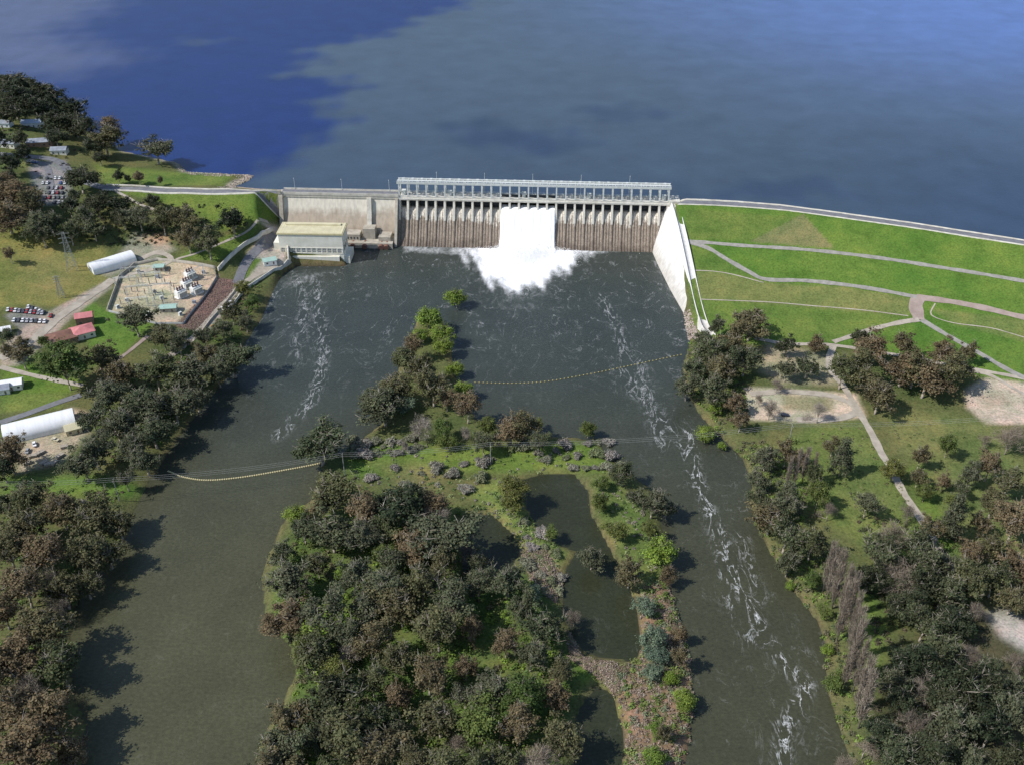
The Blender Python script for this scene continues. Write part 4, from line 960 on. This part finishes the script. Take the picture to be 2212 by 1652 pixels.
def plant(u,v,w,k='E',wz=None):
    global ntree
    ntree+=1
    if k=='S':
        x,y,z,t=G(u,v); m_=w*t/F; o=bpy.data.objects.new('shrub',random.choice(shr)); o.location=(x,y,z-.2); s_=m_/20; o.scale=(s_,s_,s_*random.uniform(.7,1)); o.rotation_euler=(0,0,random.uniform(0,6.28))
        link(o,label='low pale grey-green shrub on grass',cat='shrub',group='shrubs on the island'); return
    cm,tm,H_,R_=random.choice(protos[k])
    w=w*random.uniform(.85,1.15)
    t=G(u,v,8)[3]; m_=w*t/F; s_=m_/(2*R_)*1.08
    if k=='P': s_=w*t/F/24*1.12
    zs=s_*random.uniform(.9,1.1)
    if k in 'EDKNB' : zs=min(zs,1.25)**.8 if zs>1 else zs**.75
    if k in 'WGU': zs=zs*.95
    if k=='P': zs=s_*1.1
    x,y,z,t=G(u,v,H_*zs*(.6 if k!='P' else .5))
    nm,lab,cat,grp=INFO[k]
    e=thing(nm,(x,y,z),random.uniform(0,6.28),lab,cat,grp,(s_*random.uniform(.88,1.12),s_*random.uniform(.88,1.12),zs))
    part('trunk',tm,None,e); part('crown',cm,None,e)
T="""20,178,85,K 60,190,80,K 100,210,85,K 150,236,80,K 30,225,80,K 85,235,70,K 160,266,75,K -20,205,90,K 120,262,60,K 45,205,80,K 125,228,70,K 180,272,60,K 10,240,70,K 75,200,70,K 225,300,85,E 240,282,70,E 335,318,78,D 172,385,80,K 200,315,50,K 215,340,40,K 
20,350,50,K 45,295,40,K 120,295,50,K -10,300,60,K 50,330,40,K 30,420,95,N 15,470,95,N 78,480,80,D 60,435,60,E 110,478,55,D 182,465,70,D 210,440,60,K 250,442,55,K 300,465,70,D 350,475,75,E 395,470,75,E 405,512,55,E 450,525,55,E 500,476,66,K 150,445,50,K 150,500,45,D 90,500,60,D 200,490,50,D 330,435,50,K 5,400,70,N 20,380,50,K 265,470,50,K 160,420,40,D
20,547,28,N 255,377,26,K 300,380,30,E 345,388,18,E 275,385,18,K
290,682,88,D 352,722,55,E 385,735,75,D 440,722,50,D 45,762,70,E 15,755,40,E 135,780,90,G 215,772,75,E 92,735,28,G 12,722,45,D 165,790,60,E 502,770,88,D 470,802,80,D 405,812,100,D 335,800,100,E 262,805,80,E 230,850,95,D 300,870,100,D 372,868,95,D 425,860,75,D 250,912,90,D 330,928,95,D 285,962,85,D 212,958,75,D 180,1000,90,D 312,990,85,D 270,1030,60,D 15,975,85,N 5,1010,70,K 525,622,40,G 545,650,30,G 500,672,45,E 480,708,55,D 530,690,40,D 200,900,70,D 440,765,60,E
55,1072,95,E 130,1100,105,E 200,1110,100,E 255,1128,85,E 60,1135,100,E 15,1185,100,E 100,1192,105,N 180,1190,95,E 232,1195,70,E 50,1262,110,N 135,1272,105,E 5,1320,100,N 90,1350,125,E 35,1420,130,N 130,1435,130,E 25,1520,130,N 105,1540,145,N 55,1620,140,N 150,1620,90,N -20,1460,120,N 185,1260,70,E 10,1085,60,K 130,1310,80,B 60,1480,90,B 100,1240,70,B
985,640,50,W 925,682,65,W 955,718,65,W 905,722,50,W 872,770,75,E 912,795,75,E 935,832,90,E 985,795,42,W 848,835,80,E 828,880,100,D 812,862,70,D 868,868,60,U 1002,838,48,W 1010,872,85,N 965,860,60,N 890,745,50,N 960,745,50,W 
692,956,112,D 960,922,48,G 962,950,45,G 1045,952,60,D 1055,918,50,G 1105,932,70,N 1130,920,65,E 1165,950,50,D 1160,915,40,G 1270,922,48,G 905,918,75,B 722,1058,108,E 690,1095,60,N 640,1107,50,W 790,1102,100,N 1108,1050,62,G 1108,1080,60,G 1345,1022,68,D 1300,1042,36,G 1295,1080,50,G 1410,1082,80,D 1330,1145,58,G 1190,1150,42,G 1405,1140,50,G 1278,1202,68,D 1032,1212,52,D 1430,1185,85,W 1360,1232,78,E 1440,1240,45,N 1390,1306,48,U 1412,1372,70,U 1420,1410,50,U 1412,1448,45,U 1478,1505,66,W 1465,1415,52,E 1450,1460,48,W 1425,1575,46,W 1412,1630,66,W 1470,1370,46,N 1370,1070,40,D 1440,1095,50,D 1435,1580,40,E
950,1118,90,B 980,1322,100,B 1240,1330,60,B 870,1090,80,E 1150,1280,60,U 1130,1320,60,E 760,1400,80,B 870,960,40,B 1000,930,40,B
700,1345,110,W 660,1390,80,G 830,1190,60,G 640,1300,80,W 1010,1180,50,B 880,1270,50,W 740,1230,50,W
1592,730,95,E 1532,760,88,D 1500,795,80,D 1562,792,95,E 1622,700,85,E 1550,702,50,D 1610,770,70,D 1700,742,50,K 1762,742,44,N 1700,795,66,D 1745,790,50,D 1545,842,75,D 1590,868,62,N 1485,830,50,D 1600,905,50,N 1520,730,50,D 1525,932,44,W 1545,880,40,W 1560,960,24,W 1665,878,60,B 1770,885,60,B 1640,860,30,B 1680,830,40,B
1890,752,105,N 1862,795,80,E 1952,795,100,N 2002,820,105,N 2062,800,100,E 1900,852,85,E 1822,800,85,E 1950,742,60,E 2035,755,70,N 2090,760,50,E 1860,730,50,K 1980,790,80,E
2185,940,95,B 2050,958,58,G 2130,945,30,B 1822,982,50,C 1655,985,75,D 1700,975,60,E 1640,1035,50,D 1702,1078,100,D 1650,1085,80,D 1770,1062,66,G 1755,1020,50,E 1875,1082,58,D 1932,1010,46,G 2040,1040,36,N 2062,1110,58,C 2060,1080,50,G 1700,1148,100,D 1665,1120,80,E 1755,1170,80,E 1705,1210,60,D 2180,1042,80,E 2195,1120,95,N 2190,1215,95,N 2100,1020,56,D 2075,1050,40,D 1990,985,50,E 1985,1030,40,E 2140,1000,60,N 2150,1080,70,E 1790,1100,50,B 1800,960,40,E 1730,990,50,N 1965,1100,50,B 2010,1140,60,E 2000,1060,46,G 2120,1130,60,E 2100,1190,60,N 2140,1180,70,E
1755,1250,46,G 1708,1262,26,W 1800,1470,56,G 1790,1400,36,W 1780,1320,36,G 1835,1650,60,B 1870,1610,80,B 1940,1620,90,D
1905,1185,110,D 1950,1235,110,B 1990,1180,100,D 2040,1272,105,D 2092,1250,110,E 2150,1250,90,E 1880,1240,90,K 1930,1150,90,B 2060,1340,90,K 1995,1260,100,K 2030,1220,90,D 1960,1300,90,K 2105,1320,70,B 2190,1290,70,E 2195,1420,60,B
1950,1520,88,K 2000,1480,90,B 2060,1470,100,K 2130,1490,100,K 2060,1560,110,D 2140,1570,110,K 2195,1530,100,D 2010,1620,110,K 2100,1640,110,D 2180,1640,100,K 1970,1420,90,K 2040,1400,90,D 2100,1410,80,B 1930,1470,70,D 1910,1580,80,K 2050,1510,90,K 2185,1470,60,D 2000,1340,80,D 2140,1440,70,D 1975,1560,80,B
1722,1012,80,P 1740,1005,80,P 1758,1012,80,P 1705,1020,70,P
1800,1240,120,P 1812,1255,120,P 1826,1280,125,P 1836,1305,125,P 1845,1335,130,P 1848,1370,135,P 1850,1405,130,P 1858,1440,135,P 1866,1480,130,P 1872,1515,130,P 1822,1330,120,P 1838,1430,125,P 1790,1225,100,P"""
for q in T.split():
    a=q.split(','); plant(float(a[0]),float(a[1]),float(a[2]),a[3])
def scatter_px(poly,spacing,tries,fn,ex=()):
    pts=[];p=np.array(poly,float); x0,y0=p.min(0);x1,y1=p.max(0); r=random.Random(9)
    for _ in range(tries):
        u=r.uniform(x0,x1);v=r.uniform(y0,y1)
        if not inside(np.array([u]),np.array([v]),p)[0]: continue
        if any((u-a)**2+(v-b)**2<spacing**2 for a,b in pts): continue
        pts.append((u,v)); fn(u,v,r)
def fw(u,v,r):
    t=r.random(); k='E' if t<.44 else ('D' if t<.68 else ('N' if t<.80 else ('B' if t<.88 else ('G' if t<.95 else 'K'))))
    plant(u,v,r.uniform(62,130),k)
scatter_px([(640,1140),(760,1150),(860,1080),(960,1080),(1000,1130),(990,1260),(1120,1240),(1190,1330),(1220,1430),(1210,1670),(560,1690),(590,1600),(665,1480),(665,1380),(600,1340),(590,1200)],58,3000,fw)
def fs(u,v,r): plant(u,v,r.uniform(14,42),'S')
scatter_px([(760,950),(900,950),(905,985),(760,990)],16,400,fs)
scatter_px([(780,1010),(1060,1000),(1060,1060),(800,1060)],34,300,fs)
scatter_px([(1080,950),(1320,955),(1340,1010),(1250,1015),(1090,975)],22,400,fs)
scatter_px([(1130,1110),(1190,1170),(1230,1250),(1190,1300),(1130,1200)],24,300,fs)
print('TREES',ntree)
def clumps(name,polys,cnt,r0,r1,nl,ls,mat,label,h=.7,colset=None):
    r=np.random.default_rng(len(name)*7+cnt); Cs=[];Ns=[];Co=[];
    for poly in polys:
        pp=Gp(poly); x0,y0=pp.min(0);x1,y1=pp.max(0)
        X=r.uniform(x0,x1,cnt*4);Y=r.uniform(y0,y1,cnt*4); ok=inside(X,Y,pp)&(hs(X,Y)>.1); X=X[ok][:cnt];Y=Y[ok][:cnt]
        Z=hs(X,Y)
        for x,y,z in zip(X,Y,Z):
            rr=r.uniform(r0,r1)*r.uniform(.6,1); d=r.normal(size=(nl,3)); d/=np.linalg.norm(d,axis=1)[:,None]; d[:,2]=np.abs(d[:,2])
            C=np.array([x,y,z])+d*rr*r.uniform(.2,1.1,nl)[:,None]*np.array([1,1,h]); Cs.append(C); Ns.append(d*.5+r.normal(size=d.shape)*.4+np.array([0,0,.6]))
            b=np.array(colset[r.integers(len(colset))])*r.uniform(.75,1.25); Co.append(b[None]*r.uniform(.7,1.3,nl)[:,None])
    Cs=np.concatenate(Cs);Ns=np.concatenate(Ns);Co=np.concatenate(Co); V,Fq=quads(Cs,Ns,ls,1,3)
    link(bpy.data.objects.new(name,npmesh(name,V,Fq,mat,{'lc':np.repeat(Co,4,axis=0)},False)),kind='stuff',label=label,cat='plants')
m,nt,bs=nmat('undergrowth_leaves'); at=N(nt,'ShaderNodeAttribute',attribute_name='lc'); nt.links.new(at.outputs['Color'],bs.inputs['Base Color']); bs.inputs['Roughness'].default_value=.85; bs.inputs['Specular IOR Level'].default_value=.15; UG=m
clumps('undergrowth',[[(640,1140),(900,1070),(1000,1110),(1010,1260),(1150,1240),(1230,1430),(1220,1680),(560,1680),(640,1480),(600,1300)]],1300,.8,3.4,45,.6,UG,'mixed green undergrowth beneath the island trees',.9,[(.09,.145,.03),(.14,.21,.035),(.12,.11,.06),(.12,.15,.045)])
clumps('undergrowth',[[(770,960),(1320,960),(1340,1030),(1260,1010),(1120,1020),(1060,1090),(900,1060),(760,1060)],[(1010,1090),(1100,1060),(1210,1180),(1200,1240),(1130,1200)],[(1280,1030),(1350,1040),(1430,1160),(1440,1260),(1390,1290),(1330,1180)]],190,.5,1.9,34,.5,UG,'low shrubs and weeds on the island grass',.8,[(.12,.17,.055),(.2,.23,.1),(.2,.18,.14),(.09,.14,.045)])
clumps('undergrowth',[[(530,610),(570,600),(550,700),(500,760),(400,870),(340,1000),(250,1010),(200,930),(300,800),(440,720)],[(0,1050),(300,1070),(250,1190),(150,1350),(150,1652),(0,1652)]],500,.8,2.8,38,.58,UG,'scrub under the trees along the river bank',.8,[(.08,.1,.04),(.11,.17,.04),(.12,.1,.06)])
clumps('undergrowth',[[(1480,740),(1600,740),(1620,900),(1560,940),(1490,850)],[(1590,960),(1720,950),(1760,1150),(1850,1300),(1850,1500),(1880,1652),(1830,1640),(1770,1400),(1640,1150)]],480,.8,2.8,38,.58,UG,'scrub under the trees on the far bank',.8,[(.08,.1,.045),(.12,.16,.04),(.12,.11,.065),(.14,.2,.045)])
clumps('undergrowth',[[(1750,930),(1860,915),(1990,1110),(1900,1180),(1780,1110)],[(1900,885),(2200,940),(2212,1190),(2060,1190),(1960,1010)]],120,.4,1.6,24,.45,UG,'rough tussocks on the parkland grass',.6,[(.12,.145,.045),(.17,.16,.08),(.09,.125,.04)])
clumps('undergrowth',[[(1850,1100),(2212,1200),(2212,1300),(2110,1310),(2140,1400),(2212,1440),(2212,1652),(1900,1652),(1880,1300)]],520,.8,2.8,38,.58,UG,'brown scrub in the woodland clearing',.8,[(.06,.065,.035),(.08,.085,.04),(.1,.085,.055),(.09,.13,.04)])
clumps('undergrowth',[[(-100,150),(180,240),(200,400),(120,500),(-100,520)],[(200,430),(450,440),(460,530),(150,520)]],300,.8,2.6,30,.7,UG,'dark scrub between houses and trees',.8,[(.05,.065,.03),(.08,.1,.04),(.08,.065,.05)])
clumps('undergrowth',[[(1385,1260),(1450,1260),(1500,1400),(1510,1652),(1490,1740),(1350,1740),(1350,1560),(1320,1450),(1385,1420)]],260,.9,3.0,60,.54,UG,'green and rusty shrubs between pond and river',.9,[(.12,.17,.04),(.16,.2,.06),(.2,.15,.11),(.15,.18,.1)])
clumps('reeds',[[(1385,1270),(1450,1270),(1500,1400),(1510,1652),(1485,1750),(1350,1750),(1350,1560),(1310,1450),(1385,1420)],[(1130,1190),(1180,1190),(1215,1260),(1200,1300),(1150,1260)],[(1225,1360),(1260,1420),(1330,1430),(1340,1500),(1280,1450),(1230,1420)]],900,.6,1.8,34,.42,UG,'pinkish brown reeds along the pond banks',.8,[(.25,.185,.145),(.22,.165,.125),(.28,.23,.18),(.16,.16,.07)])
# ------------------------------------------------------------ camera, light
cam=bpy.data.cameras.new('camera'); co=bpy.data.objects.new('camera',cam); COL.objects.link(co)
co.location=(0,0,CAMH); co.rotation_euler=(math.pi/2-PIT,0,0); cam.sensor_width=36; cam.lens=36*F/2212; cam.clip_start=1; cam.clip_end=40000; scene.camera=co
az=Vector((-.93,-.30,0)).normalized(); el=math.radians(46)
sd=Vector((az.x*math.cos(el),az.y*math.cos(el),math.sin(el)))
sun=bpy.data.lights.new('sun','SUN'); sun.energy=4.8; sun.angle=math.radians(.5); sun.color=(1,.97,.92)
so=bpy.data.objects.new('sun',sun); COL.objects.link(so); so.rotation_euler=sd.to_track_quat('Z','Y').to_euler(); so.location=(-300,-100,500)
w=bpy.data.worlds.new('World'); scene.world=w; w.use_nodes=True; nt=w.node_tree
sk=nt.nodes.new('ShaderNodeTexSky'); sk.sky_type='NISHITA'; sk.sun_disc=False; sk.sun_elevation=el; sk.sun_rotation=math.atan2(sd.x,sd.y); sk.air_density=1.0; sk.dust_density=.6
bg=nt.nodes['Background']; nt.links.new(sk.outputs[0],bg.inputs[0]); bg.inputs[1].default_value=.145
scene.view_settings.view_transform='Standard'; scene.view_settings.look='None'; scene.view_settings.exposure=0
